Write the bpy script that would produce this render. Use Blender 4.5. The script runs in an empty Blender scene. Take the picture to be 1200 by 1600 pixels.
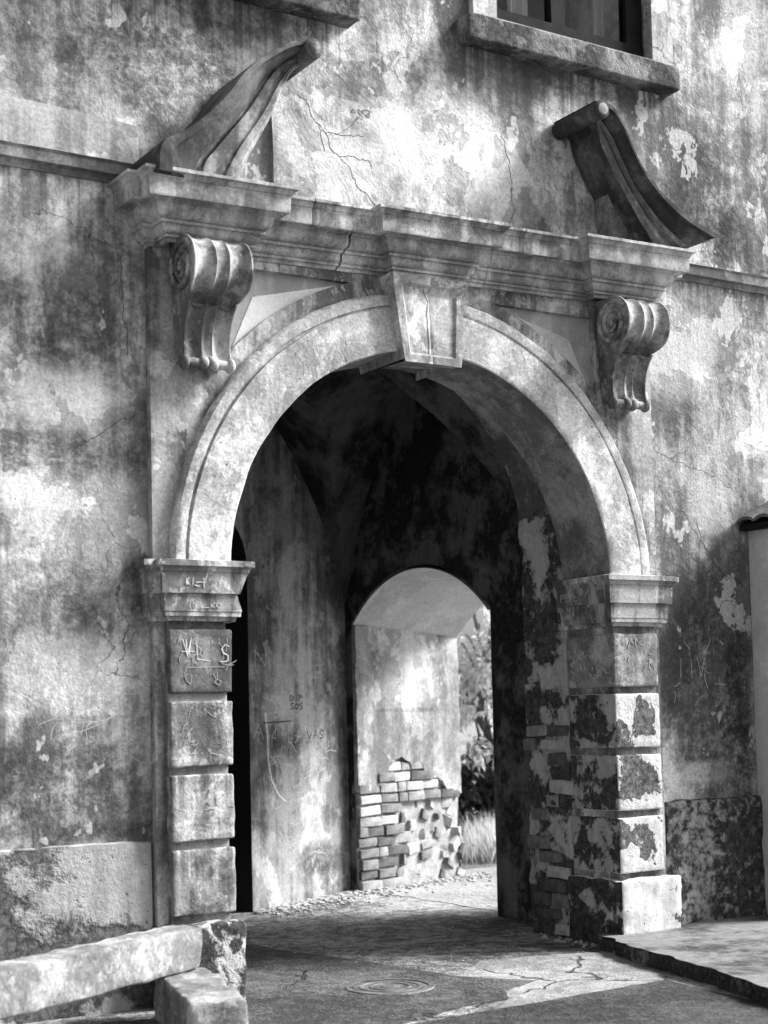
import bpy, bmesh, math, random
from mathutils import Vector, Matrix, noise
from mathutils.geometry import tessellate_polygon
random.seed(7)
PI = math.pi
sc = bpy.context.scene

# ------------------------------------------------------------------ camera
cam_d = bpy.data.cameras.new('camera'); cam = bpy.data.objects.new('camera', cam_d)
sc.collection.objects.link(cam); sc.camera = cam
YAW, PITCH, ROLL = 0.56617538, 0.059544, -0.02329971
fw = Vector((math.sin(YAW)*math.cos(PITCH), math.cos(YAW)*math.cos(PITCH), math.sin(PITCH)))
rt = Vector((math.cos(YAW), -math.sin(YAW), 0)); up = rt.cross(fw)
rt2 = rt*math.cos(ROLL)+up*math.sin(ROLL); up2 = up*math.cos(ROLL)-rt*math.sin(ROLL)
M = Matrix((rt2, up2, -fw)).transposed().to_4x4()
M.translation = Vector((-5.405, -8.035, 1.598))
cam.matrix_world = M
cam_d.sensor_fit = 'HORIZONTAL'; cam_d.sensor_width = 36
cam_d.lens = 2449.0/1200*36
cam_d.shift_x = -(619.42-600)/1200; cam_d.shift_y = (964.1-800)/1200
cam_d.clip_start = 0.1; cam_d.clip_end = 500
cam_d.dof.use_dof = True; cam_d.dof.focus_distance = 10.3; cam_d.dof.aperture_fstop = 2.2

# ------------------------------------------------------------------ sky, sun, exposure
SUN = Vector((0.74, -0.27, 0.62)).normalized()        # towards the sun
el = math.asin(SUN.z)
w = bpy.data.worlds.new('World'); sc.world = w; w.use_nodes = True
nt = w.node_tree; nt.nodes.clear()
sky = nt.nodes.new('ShaderNodeTexSky'); sky.sky_type = 'NISHITA'; sky.sun_disc = False
sky.sun_elevation = el; sky.sun_rotation = math.atan2(SUN.x, SUN.y); sky.dust_density = 4.0
bw = nt.nodes.new('ShaderNodeRGBToBW'); bg = nt.nodes.new('ShaderNodeBackground'); bg.inputs[1].default_value = 0.065
wo = nt.nodes.new('ShaderNodeOutputWorld')
nt.links.new(sky.outputs[0], bw.inputs[0]); nt.links.new(bw.outputs[0], bg.inputs[0]); nt.links.new(bg.outputs[0], wo.inputs[0])
sd = bpy.data.lights.new('sun', 'SUN'); sd.energy = 3.0; sd.angle = math.radians(18); sd.color = (1, 1, 1)
so = bpy.data.objects.new('sun', sd); sc.collection.objects.link(so)
so.rotation_euler = (-SUN).to_track_quat('-Z', 'Y').to_euler(); so.location = (8, -8, 10)
vs = sc.view_settings
vs.view_transform = 'Standard'; vs.look = 'None'; vs.gamma = 1; vs.use_curve_mapping = False; vs.exposure = 1.75
sc.cycles.use_denoising = True; sc.cycles.use_adaptive_sampling = True; sc.cycles.adaptive_threshold = .02
sc.cycles.max_bounces = 6; sc.cycles.diffuse_bounces = 4

# ------------------------------------------------------------------ material kit (all greys: the photograph is black and white)
class N:
    def __init__(s, name):
        s.m = bpy.data.materials.new(name); s.m.use_nodes = True
        s.t = s.m.node_tree; s.b = s.t.nodes['Principled BSDF']
        s.b.inputs['Roughness'].default_value = .92
        s.b.inputs['Specular IOR Level'].default_value = .25
        s.co = s.t.nodes.new('ShaderNodeTexCoord').outputs['Object']
    def put(s, i, v):
        if hasattr(v, 'links') or hasattr(v, 'is_linked'): s.t.links.new(v, i)
        else: i.default_value = v
    def map(s, sca, loc=(0, 0, 0), vec=None):
        n = s.t.nodes.new('ShaderNodeMapping'); n.inputs['Scale'].default_value = sca; n.inputs['Location'].default_value = loc
        s.put(n.inputs['Vector'], vec or s.co); return n.outputs[0]
    def noise(s, sc_, det=6, rough=.6, vec=None, dist=0):
        n = s.t.nodes.new('ShaderNodeTexNoise'); n.inputs['Scale'].default_value = sc_; n.inputs['Detail'].default_value = det
        n.inputs['Roughness'].default_value = rough; n.inputs['Distortion'].default_value = dist
        s.put(n.inputs['Vector'], vec or s.co); return n.outputs['Fac']
    def ncol(s, sc_, det=3, vec=None):
        n = s.t.nodes.new('ShaderNodeTexNoise'); n.inputs['Scale'].default_value = sc_; n.inputs['Detail'].default_value = det
        s.put(n.inputs['Vector'], vec or s.co); return n.outputs['Color']
    def vor(s, sc_, vec=None, feat='DISTANCE_TO_EDGE', out='Distance'):
        n = s.t.nodes.new('ShaderNodeTexVoronoi'); n.feature = feat; n.inputs['Scale'].default_value = sc_
        s.put(n.inputs['Vector'], vec or s.co); return n.outputs[out]
    def ma(s, op, a, b=0., c=None, clamp=False):
        n = s.t.nodes.new('ShaderNodeMath'); n.operation = op; n.use_clamp = clamp
        s.put(n.inputs[0], a); s.put(n.inputs[1], b)
        if c is not None: s.put(n.inputs[2], c)
        return n.outputs[0]
    def rng(s, v, a, b, lo=0., hi=1., smooth=True):
        n = s.t.nodes.new('ShaderNodeMapRange'); n.clamp = True
        if smooth: n.interpolation_type = 'SMOOTHSTEP'
        s.put(n.inputs[0], v)
        for i, x in zip((1, 2, 3, 4), (a, b, lo, hi)): s.put(n.inputs[i], x)
        return n.outputs[0]
    def mix(s, f, a, b):
        n = s.t.nodes.new('ShaderNodeMix'); n.data_type = 'FLOAT'
        s.put(n.inputs[0], f); s.put(n.inputs[2], a); s.put(n.inputs[3], b); return n.outputs[0]
    def vadd(s, a, b, k):
        n = s.t.nodes.new('ShaderNodeVectorMath'); n.operation = 'MULTIPLY_ADD'
        s.put(n.inputs[0], b); n.inputs[1].default_value = (k, k, k); s.put(n.inputs[2], a); return n.outputs[0]
    def sep(s, i):
        n = s.t.nodes.new('ShaderNodeSeparateXYZ'); s.put(n.inputs[0], s.co); return n.outputs[i]
    def spot(s, x, z, rx, rz, wob=.5):
        # distance field of an elliptical mark on the wall, edge broken by noise: 1 inside, 0 outside
        n = s.t.nodes.new('ShaderNodeVectorMath'); n.operation = 'LENGTH'
        s.put(n.inputs[0], s.map((1/rx, 0, 1/rz), (-x/rx, 0, -z/rz)))
        d = s.ma('ADD', n.outputs['Value'], s.ma('MULTIPLY', s.ma('SUBTRACT', s.wob(), .5), wob*3))
        return s.rng(d, .55, 1.15, 1., 0.)
    def wob(s):
        if not hasattr(s, '_w'): s._w = s.noise(2.2, 4, .62)
        return s._w
    def bump(s, h, strength=.6, dist=.02, prev=None):
        n = s.t.nodes.new('ShaderNodeBump'); n.inputs['Strength'].default_value = strength; n.inputs['Distance'].default_value = dist
        s.put(n.inputs['Height'], h)
        if prev: s.put(n.inputs['Normal'], prev)
        return n.outputs[0]
    def done(s, col, nor=None, rough=None):
        s.put(s.b.inputs['Base Color'], col)
        if nor: s.put(s.b.inputs['Normal'], nor)
        if rough is not None: s.put(s.b.inputs['Roughness'], rough)
        return s.m

def plaster(name, lo, hi, spots=(), cracks=1.3, crack_amt=.75, streak=.5, big=.8, speck=.55, bumpd=.02, seed=0., pale=(), drips=(), patch=1., grain=1.):
    k = N(name)
    v0 = k.map((1, 1, 1), (seed*3.1, seed*1.7, seed*2.3))
    b = k.rng(k.noise(big, 5, .68, v0, .4), .36, .66)
    b2 = k.rng(k.noise(big*3.1, 5, .72, v0, .8), .38, .64)
    st = k.rng(k.noise(1.0, 4, .68, k.map((6, 6, .55), (seed, seed, seed))), .36, .66)
    fi = k.rng(k.noise(16, 4, .78, v0), .34, .68)
    mixv = k.ma('ADD', k.ma('ADD', k.ma('MULTIPLY', b, .44), k.ma('MULTIPLY', b2, .17)), k.ma('ADD', k.ma('MULTIPLY', st, .34*streak*2), k.ma('MULTIPLY', fi, .15)))
    mixv = k.rng(mixv, .24, .86)
    col = k.mix(mixv, lo, hi)
    for (x, z, rx, rz, amt) in pale:
        col = k.mix(k.ma('MULTIPLY', k.spot(x, z, rx, rz), amt), col, hi*1.08)
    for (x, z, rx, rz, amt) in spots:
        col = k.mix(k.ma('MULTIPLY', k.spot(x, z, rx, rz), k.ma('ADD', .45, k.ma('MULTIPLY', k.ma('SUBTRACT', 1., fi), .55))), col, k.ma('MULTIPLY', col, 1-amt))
    # coats of different age with chipped borders
    if patch:
        pf = k.noise(big*1.1, 6, .62, k.map((1, 1, .85), (seed*1.9+4, seed, 7)), .3)
        pm_ = k.rng(pf, .488, .506)
        col = k.ma('MULTIPLY', col, k.mix(pm_, 1.08, 1-.30*patch))
        ed = k.rng(k.ma('ABSOLUTE', k.ma('SUBTRACT', pf, .497)), .001, .006, 1., 0.)
        col = k.mix(k.ma('MULTIPLY', k.ma('MULTIPLY', ed, fi), .55*patch), col, lo*.4)
        fl = k.rng(k.noise(big*4.3, 4, .66, k.map((1, 1, .7), (seed+9, 3, seed))), .60, .622)
        col = k.mix(k.ma('MULTIPLY', fl, .5*patch), col, hi*1.05)
    if grain: col = k.ma('MULTIPLY', col, k.rng(k.noise(52, 2, .7, v0), .3, .7, 1-.24*grain, 1+.20*grain, False))
    if drips:
        dn_ = k.rng(k.noise(1., 4, .62, k.map((15, 15, .22), (seed, 1, 2))), .46, .62)
        for (x0, x1, zt, ln, amt) in drips:
            mk = k.ma('MULTIPLY', k.ma('MULTIPLY', k.rng(k.sep(0), x0-.03, x0+.03), k.rng(k.sep(0), x1-.03, x1+.03, 1., 0.)), k.ma('MULTIPLY', k.rng(k.sep(2), zt-ln, zt-.02, 0., 1., False), k.rng(k.sep(2), zt, zt+.02, 1., 0.)))
            col = k.mix(k.ma('MULTIPLY', k.ma('MULTIPLY', mk, dn_), amt), col, lo*.3)
    # hairline cracks
    wv = k.vadd(v0, k.ncol(3.4, 5, v0), .45)
    e = k.vor(cracks, wv)
    msk = k.rng(k.noise(1.1, 2, .5, k.map((1, 1, 1), (5+seed, 2, 1))), .50, .66)
    cr = k.ma('MULTIPLY', k.rng(e, .002, .0075, 1., 0., False), msk)
    col = k.mix(k.ma('MULTIPLY', cr, crack_amt), col, .03)
    # pits
    pit = k.rng(k.noise(26, 2, .6, v0), .66, .74)
    pm = k.rng(k.noise(1.7, 2, .6, v0), .45, .65)
    pit = k.ma('MULTIPLY', k.ma('MULTIPLY', pit, pm), speck)
    col = k.mix(pit, col, lo*.35)
    h = k.ma('SUBTRACT', k.ma('ADD', k.ma('MULTIPLY', fi, .35), k.ma('MULTIPLY', b2, .5)), pit)
    n = k.bump(h, .26, bumpd)
    return k.done(col, n)

def peeling(name, light, dark, th=.5, scale=2.4, seed=0., edge=.015, bumpd=.03, fine=1., spots=()):
    # a light coat that has come off in sharp-edged flakes from a dark, pitted ground
    k = N(name)
    v0 = k.map((1, 1, 1), (seed*2.9, seed*1.3, seed*4.1))
    f = k.noise(scale, 7, .66, v0, .12)
    for (x, z, rx, rz, amt) in spots: f = k.ma('SUBTRACT', f, k.ma('MULTIPLY', k.spot(x, z, rx, rz, .9), amt))
    m = k.rng(f, th-edge, th+edge)
    fi = k.rng(k.noise(22, 4, .8, v0), .32, .70)
    st = k.rng(k.noise(1.6, 4, .65, k.map((7, 7, .8), (seed, 0, seed))), .34, .66)
    li = k.mix(k.ma('ADD', k.ma('MULTIPLY', fi, .5), k.ma('MULTIPLY', st, .5)), light*.62, light*1.12)
    sp = k.rng(k.noise(9, 3, .7, k.map((1, 1, 1), (3+seed, 1, 2))), .60, .66)
    da = k.mix(fi, dark*.35, dark*1.7)
    da = k.mix(k.ma('MULTIPLY', sp, .65), da, light*.75)
    col = k.mix(m, da, li)
    rim = k.rng(k.ma('ABSOLUTE', k.ma('SUBTRACT', f, th-edge)), .0, .012, 1., 0.)
    col = k.mix(k.ma('MULTIPLY', rim, .6), col, dark*.25)
    pit = k.ma('MULTIPLY', k.rng(k.noise(30, 2, .6, v0), .66, .74), .7*fine)
    col = k.mix(pit, col, dark*.4)
    h = k.ma('ADD', m, k.ma('MULTIPLY', fi, .22)); h = k.ma('SUBTRACT', h, pit)
    n = k.bump(h, .42, bumpd)
    return k.done(col, n)

def plain(name, a, b, scale=6, rough=.9, bumpd=.006, spec=.25, metal=0.):
    k = N(name); f = k.rng(k.noise(scale, 5, .72), .3, .7)
    k.b.inputs['Specular IOR Level'].default_value = spec; k.b.inputs['Metallic'].default_value = metal
    return k.done(k.mix(f, a, b), k.bump(k.noise(scale*5, 3, .75), .5, bumpd), rough)

def ground_mat(name, a, b, gritty=1., pscale=.8, wet=0.):
    k = N(name)
    bgn = k.rng(k.noise(pscale, 5, .7, None, .5), .35, .68)
    fi = k.rng(k.noise(55, 3, .8), .30, .72)
    g2 = k.rng(k.noise(9, 4, .78), .34, .68)
    col = k.mix(k.rng(k.ma('ADD', k.ma('MULTIPLY', bgn, .40), k.ma('ADD', k.ma('MULTIPLY', fi, .35), k.ma('MULTIPLY', g2, .3))), .2, .85), a, b)
    e = k.vor(.5, k.vadd(k.co, k.ncol(2.6, 5), .5)); cr = k.ma('MULTIPLY', k.rng(e, .002, .008, 1., 0., False), k.rng(k.noise(.7, 2), .46, .56))
    col = k.mix(k.ma('MULTIPLY', cr, .85), col, .02)
    peb = k.rng(k.vor(38, None, 'F1'), .10, .28, 1., 0.); pm = k.rng(k.noise(22, 2), .56, .64)
    col = k.mix(k.ma('MULTIPLY', k.ma('MULTIPLY', peb, pm), .8*gritty), col, b*2)
    n = k.bump(k.ma('ADD', k.ma('ADD', k.ma('MULTIPLY', fi, .5), g2), k.ma('MULTIPLY', cr, -2.)), .7*gritty, .012)
    return k.done(col, n, k.mix(bgn, .75, .95) if not wet else k.mix(bgn, .45, .9))

MAT = {}
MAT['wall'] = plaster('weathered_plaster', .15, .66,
    spots=[(-1.75, 5.40, .60, .42, .74), (-2.5, 5.5, .7, .25, .5), (-2.7, 5.95, .6, .15, .5), (-2.45, 4.83, .5, .06, .4), (-2.35, 3.75, .45, .28, .5), (-2.3, 3.05, .55, .16, .45), (-2.1, 2.3, .5, .3, .25),  # first mark: damp stain left of the scroll with its shade painted in
           (-2.45, 1.25, .7, .32, .62), (-2.05, 4.25, .25, .45, .35), (2.5, 5.25, .35, .55, .72), (2.75, 4.95, .3, .25, .6), (2.3, 1.55, .55, .75, .62), (2.35, 2.35, .45, .35, .45), (2.65, 1.4, .18, .9, .7),
           (.1, 5.4, .12, .55, .35), (2.25, 3.5, .2, .3, .35), (-2.6, .95, .8, .12, .5), (-.9, 6.1, .6, .2, .35), (1.25, 5.86, 1.0, .10, .5), (.25, 6.2, .12, .3, .5), (-1.3, 5.75, .8, .1, .5)],
    pale=[(-2.35, 3.35, .4, .2, .6), (-2.25, 2.7, .5, .3, .4), (2.2, 4.1, .4, .4, .5), (2.45, 3.0, .25, .25, .6), (.3, 5.15, .9, .45, .6), (-.6, 4.95, .5, .3, .5), (2.2, 1.12, .5, .1, .7), (-2.35, 1.9, .5, .2, .35)], cracks=1.5, bumpd=.022, streak=.38, drips=[(.38, 2.2, 5.93, .5, .85), (-2.6, -.5, 5.85, .55, .85), (-6, -2.0, 4.6, .4, .6), (1.95, 3.2, 4.63, .4, .6), (-6, -1.95, 1.6, .7, .5), (1.9, 2.8, 2.1, .9, .5)])
MAT['attic'] = plaster('attic_plaster', .28, .76, spots=[(.1, 5.4, .14, .5, .35), (-.2, 4.85, .5, .1, .3)], pale=[(.35, 5.0, .6, .25, .5)], seed=2.2, streak=.35)
MAT['plinth_l'] = peeling('plinth_plaster', .40, .10, .43, 1.8, 1.3, .05, spots=[(-2.5, .22, 1.2, .25, .25), (-2.95, .75, .4, .3, .2)])
MAT['plinth_r'] = peeling('plinth_rough_dark', .34, .05, .55, 11, 2.1, .10, .04, spots=[(2.2, .55, .22, .5, -.08), (2.6, .4, .3, .5, .07)])
MAT['stone'] = plaster('moulding_stone', .20, .50, cracks=1.7, crack_amt=.5, streak=.5, big=1.6, speck=.4, seed=4.4, bumpd=.010, patch=.35)
MAT['crown'] = plaster('crown_stone', .18, .64, cracks=1.7, crack_amt=.5, streak=.6, big=1.8, speck=.6, seed=5.1, bumpd=.012, drips=[(-3, 3, 4.72, .22, .9)], patch=.6)
MAT['scroll'] = plaster('scroll_stone', .035, .15, cracks=2, crack_amt=.3, streak=.3, big=1.2, seed=6.6, bumpd=.010, patch=.3, speck=.2)
MAT['scroll2'] = plaster('scroll_stone_pale', .08, .36, cracks=2, crack_amt=.3, streak=.5, big=1.3, seed=2.6, bumpd=.012, patch=.4, speck=.4)  # paler tone than the fascia stone, for left mouldings and end discs
MAT['scroll3'] = plaster('scroll_stone_grey', .11, .34, cracks=2, crack_amt=.3, streak=.3, big=1.2, seed=1.6, bumpd=.010, patch=.3, speck=.2)
MAT['ring'] = plaster('archivolt_plaster', .34, .74, cracks=1.6, crack_amt=.45, streak=.25, big=1.9, speck=1., seed=7.7, bumpd=.014, patch=.7, grain=1.2)
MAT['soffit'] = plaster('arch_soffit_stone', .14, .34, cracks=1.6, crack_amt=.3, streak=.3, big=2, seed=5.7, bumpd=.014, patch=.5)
MAT['key'] = plaster('keystone_plaster', .26, .66, cracks=1.9, crack_amt=.6, streak=.4, big=1.4, seed=8.1, bumpd=.012)
MAT['back'] = plaster('portal_back_plaster', .14, .52, streak=.7, big=1.5, seed=9.3, bumpd=.012)
MAT['spandrel'] = plaster('spandrel_plaster', .28, .44, cracks=1.1, crack_amt=.2, streak=.4, seed=3.3, patch=.15, grain=.5, bumpd=.006)
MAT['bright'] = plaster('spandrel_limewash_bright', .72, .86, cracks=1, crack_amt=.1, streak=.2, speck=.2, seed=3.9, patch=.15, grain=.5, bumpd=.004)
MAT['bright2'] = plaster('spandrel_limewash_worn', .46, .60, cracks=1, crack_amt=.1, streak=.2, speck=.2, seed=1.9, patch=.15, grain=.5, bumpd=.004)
MAT['console'] = plaster('console_stone', .12, .42, cracks=3, crack_amt=.2, streak=.4, big=2.2, seed=2.8, bumpd=.008)
MAT['block_l'] = plaster('pier_block_plaster', .15, .50, cracks=2.6, crack_amt=.5, streak=.6, big=2.6, speck=1.0, seed=1.1, bumpd=.018, drips=[(-1.82, -1.40, 1.70, .32, .6), (-1.82, -1.40, 1.27, .36, .8), (-1.82, -1.40, .86, .34, .7)], grain=1.3)
MAT['block_l1'] = plaster('pier_block_grey', .10, .26, cracks=2.2, crack_amt=.2, streak=.5, big=2.5, speck=.5, seed=1.6, bumpd=.010)
MAT['impost'] = plaster('impost_plaster', .14, .54, cracks=2.2, crack_amt=.4, streak=.9, big=2.0, speck=.6, seed=6.1, bumpd=.012)
MAT['groove'] = plaster('pier_core', .10, .26, big=2, seed=.4)
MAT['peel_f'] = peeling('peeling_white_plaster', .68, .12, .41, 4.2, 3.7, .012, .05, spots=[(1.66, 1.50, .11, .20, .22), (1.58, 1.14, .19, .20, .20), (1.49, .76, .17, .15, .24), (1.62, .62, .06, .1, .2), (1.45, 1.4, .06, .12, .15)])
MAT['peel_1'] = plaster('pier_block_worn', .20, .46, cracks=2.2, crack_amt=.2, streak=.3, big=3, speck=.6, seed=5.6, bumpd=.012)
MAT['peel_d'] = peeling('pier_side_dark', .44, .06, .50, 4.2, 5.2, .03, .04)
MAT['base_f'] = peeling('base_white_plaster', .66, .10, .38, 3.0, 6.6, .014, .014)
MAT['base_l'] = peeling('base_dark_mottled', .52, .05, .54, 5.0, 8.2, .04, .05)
MAT['rough'] = peeling('passage_rubble_plaster', .50, .07, .53, 2.6, 4.9, .03, .05)
MAT['shade'] = peeling('shaded_vault_plaster', .13, .02, .52, 1.5, 7.3, .08, .02)  # albedo kept low to put the passage's dimness into the colour
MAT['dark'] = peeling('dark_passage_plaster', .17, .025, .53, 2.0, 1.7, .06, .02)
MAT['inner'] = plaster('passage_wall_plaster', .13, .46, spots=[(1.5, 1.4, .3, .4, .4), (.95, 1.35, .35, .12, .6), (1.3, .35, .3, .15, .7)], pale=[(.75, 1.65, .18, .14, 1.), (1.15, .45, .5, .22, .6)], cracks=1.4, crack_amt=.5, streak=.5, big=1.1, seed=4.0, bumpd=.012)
MAT['jamb'] = plaster('lit_reveal_plaster', .20, .50, spots=[(2.4, 1.6, .6, .03, .4)], cracks=1.4, crack_amt=.5, streak=.4, big=1.1, speck=.9, seed=2.7, bumpd=.018)
MAT['jamb2'] = plaster('soffit_limewash', .44, .60, cracks=1.4, crack_amt=.2, streak=.05, big=1.1, speck=.4, seed=2.2, bumpd=.010, patch=.2)
MAT['mortar'] = plain('mortar', .22, .42, 9, bumpd=.02)
for i, (a, b) in enumerate(((.10, .24), (.17, .36), (.30, .52), (.05, .14))):
    MAT['brick%d' % i] = plain('brick_%s' % 'abcd'[i], a, b, 13, bumpd=.012)
MAT['stone_l'] = plain('rubble_stone', .22, .50, 9, bumpd=.02)
MAT['ground'] = ground_mat('dirty_concrete', .05, .52, 1.3)
MAT['asphalt'] = ground_mat('asphalt', .03, .14, 1.2, 1.2)
MAT['asphalt2'] = ground_mat('old_asphalt', .02, .09, 1.2, 1.0)
MAT['apron'] = ground_mat('concrete_apron', .15, .36, .8, 1.1)
MAT['garden'] = ground_mat('gravel_path', .24, .42, 1.2)
MAT['kerb'] = peeling('kerb_concrete', .20, .06, .47, 1.9, 2.4, .08, .02)
MAT['kerbside'] = peeling('kerb_face', .22, .035, .60, 4, 3.4, .06, .04)
MAT['beam'] = plaster('beam_concrete', .16, .46, cracks=1.6, crack_amt=.4, streak=.2, big=2.4, speck=1., seed=3.6, bumpd=.02, patch=.6, grain=1.3)
MAT['iron'] = plain('cast_iron', .03, .16, 14, .6, .004, .5)
MAT['wood'] = plain('dark_window_wood', .006, .015, 8, .8, spec=.1)
MAT['frame'] = plaster('window_surround', .30, .62, seed=3.1, streak=.7, bumpd=.01)
MAT['sill'] = peeling('window_sill_weathered', .30, .05, .56, 2.6, 9.1, .12, .02)
MAT['curtain'] = plain('curtain', .35, .5, 3)
MAT['annex'] = plaster('annex_plaster', .46, .62, cracks=.8, crack_amt=.1, streak=.2, speck=.3, seed=9.9, patch=.15, grain=.5, bumpd=.006)
MAT['tile'] = plain('roof_tile', .05, .14, 8)
MAT['black'] = plain('painted_dark', .012, .02, 3)  # near-black colour stands in for darkness in rooms and doorway reveal
MAT['scratch'] = plain('fresh_scratch', .55, .75, 30)
MAT['scratch2'] = plain('old_scratch', .36, .52, 30)
MAT['ink'] = plain('dark_paint_mark', .02, .05, 30)
MAT['bark'] = plain('bark', .12, .26, 12)
def leafmat(name, a, b):
    k = N(name); oi = k.t.nodes.new('ShaderNodeNewGeometry')
    r = oi.outputs['Random Per Island']
    k.b.inputs['Roughness'].default_value = .45
    k.b.inputs['Specular IOR Level'].default_value = .4
    k.b.inputs['Subsurface Weight'].default_value = 0
    k.done(k.mix(r, a, b))
    tr = k.t.nodes.new('ShaderNodeBsdfTranslucent'); ms = k.t.nodes.new('ShaderNodeMixShader'); ms.inputs[0].default_value = .62
    out = k.t.nodes['Material Output']
    k.t.links.new(k.mix(r, a, b), tr.inputs[0])
    k.t.links.new(k.b.outputs[0], ms.inputs[1]); k.t.links.new(tr.outputs[0], ms.inputs[2]); k.t.links.new(ms.outputs[0], out.inputs[0])
    return k.m
MAT['leaf_p'] = leafmat('pale_leaf', .6, .9)
MAT['leaf_d'] = leafmat('dark_leaf', .04, .16)
MAT['leaf_g'] = leafmat('dry_grass', .4, .7)
def glassmat():
    k = N('window_glass'); k.b.inputs['Base Color'].default_value = (.9, .9, .9, 1); k.b.inputs['Roughness'].default_value = .03
    k.b.inputs['Transmission Weight'].default_value = 1; k.b.inputs['IOR'].default_value = 1.18; k.b.inputs['Specular IOR Level'].default_value = .5
    return k.m
MAT['glass'] = glassmat()

# ------------------------------------------------------------------ mesh kit
def link(o): sc.collection.objects.link(o)
def empty(name, loc, label, cat, group=None):
    o = bpy.data.objects.new(name, None); o.location = loc; link(o); o['kind'] = 'thing'; o['label'] = label; o['category'] = cat
    if group: o['group'] = group
    return o
ORG = {}
def put(name, bm, mat, parent=None, smooth=False, origin=None, mats=None, keep=False):
    """one mesh object from bm (world coordinates); origin stays at the world zero so that textures follow world metres"""
    if not keep: bmesh.ops.recalc_face_normals(bm, faces=bm.faces)
    me = bpy.data.meshes.new(name); bm.to_mesh(me); bm.free()
    for m in (mats or [mat]): me.materials.append(MAT[m])
    if smooth:
        for p in me.polygons: p.use_smooth = True
        me.set_sharp_from_angle(angle=math.radians(smooth if smooth is not True else 40))
    o = bpy.data.objects.new(name, me); link(o)
    if parent: adopt(o, parent)
    return o
def world(o):
    return (world(o.parent) if o.parent else Matrix.Identity(4)) @ (o.matrix_parent_inverse if o.parent else Matrix.Identity(4)) @ o.matrix_basis
def adopt(o, p):
    o.parent = p; o.matrix_parent_inverse = world(p).inverted()
def tag(o, label=None, cat=None, group=None, kind=None):
    for k, v in (('label', label), ('category', cat), ('group', group), ('kind', kind)):
        if v: o[k] = v
    return o
def nz(v, s): return noise.fractal(Vector(v)*s, .8, 2.0, 4)
def roughen(bm, amp, s=6., seed=0.):
    off = Vector((seed*7.3, seed*3.1, seed*5.7))
    bm.normal_update()
    for v in bm.verts:
        v.co += v.normal*noise.fractal((v.co+off)*s, .8, 2., 4)*amp
def box(bm, x0, x1, y0, y1, z0, z1):
    vs_ = [bm.verts.new((x, y, z)) for z in (z0, z1) for y in (y0, y1) for x in (x0, x1)]
    for f in ((0, 1, 3, 2), (4, 6, 7, 5), (0, 4, 5, 1), (2, 3, 7, 6), (0, 2, 6, 4), (1, 5, 7, 3)): bm.faces.new([vs_[i] for i in f])
    return vs_
def rbox(x0, x1, y0, y1, z0, z1, bev=.012, cut=.05, amp=.004, s=7., seed=0., corner=0.):
    """weathered block: every face a grid, edges worn"""
    bm = bmesh.new()
    def ax(a, b):
        n = max(2, min(40, int((b-a)/cut)));
        return [a, a+bev*.35]+[a+bev+(b-a-2*bev)*i/n for i in range(n+1)]+[b-bev*.35, b]
    X, Y, Z = ax(x0, x1), ax(y0, y1), ax(z0, z1)
    vd = {}
    def V(i, j, k):
        if (i, j, k) not in vd: vd[(i, j, k)] = bm.verts.new((X[i], Y[j], Z[k]))
        return vd[(i, j, k)]
    nx, ny, nz_ = len(X)-1, len(Y)-1, len(Z)-1
    for i in range(nx):
        for j in range(ny):
            for k in (0, nz_): bm.faces.new([V(i, j, k), V(i+1, j, k), V(i+1, j+1, k), V(i, j+1, k)])
    for i in range(nx):
        for k in range(nz_):
            for j in (0, ny): bm.faces.new([V(i, j, k), V(i+1, j, k), V(i+1, j, k+1), V(i, j, k+1)])
    for j in range(ny):
        for k in range(nz_):
            for i in (0, nx): bm.faces.new([V(i, j, k), V(i, j+1, k), V(i, j+1, k+1), V(i, j, k+1)])
    lo = Vector((x0, y0, z0)); hi = Vector((x1, y1, z1))
    off = Vector((seed*7.3, seed*3.1, seed*5.7))
    for v in bm.verts:                                        # round the edges, more where the noise bites
        c = v.co.copy(); r = bev*(1+corner*max(0, noise.noise((c+off)*9)))
        q = Vector([min(max(c[i], lo[i]+r), hi[i]-r) for i in range(3)])
        d = c-q
        if d.length > 1e-6 and sum(abs(d[i]) > 1e-6 for i in range(3)) > 1: v.co = q+d.normalized()*r
    bmesh.ops.recalc_face_normals(bm, faces=bm.faces)
    roughen(bm, amp, s, seed)
    return bm
def extrude_poly(bm, rings, f0, f1):
    """flat shape with holes given as 2D rings; f0/f1 turn (a, b) into the two faces' 3D points"""
    n = [len(r) for r in rings]; pts = [p for r in rings for p in r]
    tris = tessellate_polygon([[Vector((p[0], p[1], 0)) for p in r] for r in rings])
    A = [bm.verts.new(f0(*p)) for p in pts]; B = [bm.verts.new(f1(*p)) for p in pts]
    for t in tris:
        try: bm.faces.new([A[i] for i in t]); bm.faces.new([B[i] for i in reversed(t)])
        except ValueError: pass
    o = 0
    for m in n:
        for i in range(m):
            j = (i+1) % m
            try: bm.faces.new([A[o+i], A[o+j], B[o+j], B[o+i]])
            except ValueError: pass
        o += m
def slab(rings, y0, y1):
    bm = bmesh.new(); extrude_poly(bm, rings, lambda x, z: (x, y0, z), lambda x, z: (x, y1, z)); return bm
def sheet(poly, z0, z1):
    bm = bmesh.new(); extrude_poly(bm, [poly], lambda x, y: (x, y, z0), lambda x, y: (x, y, z1)); return bm
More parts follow.
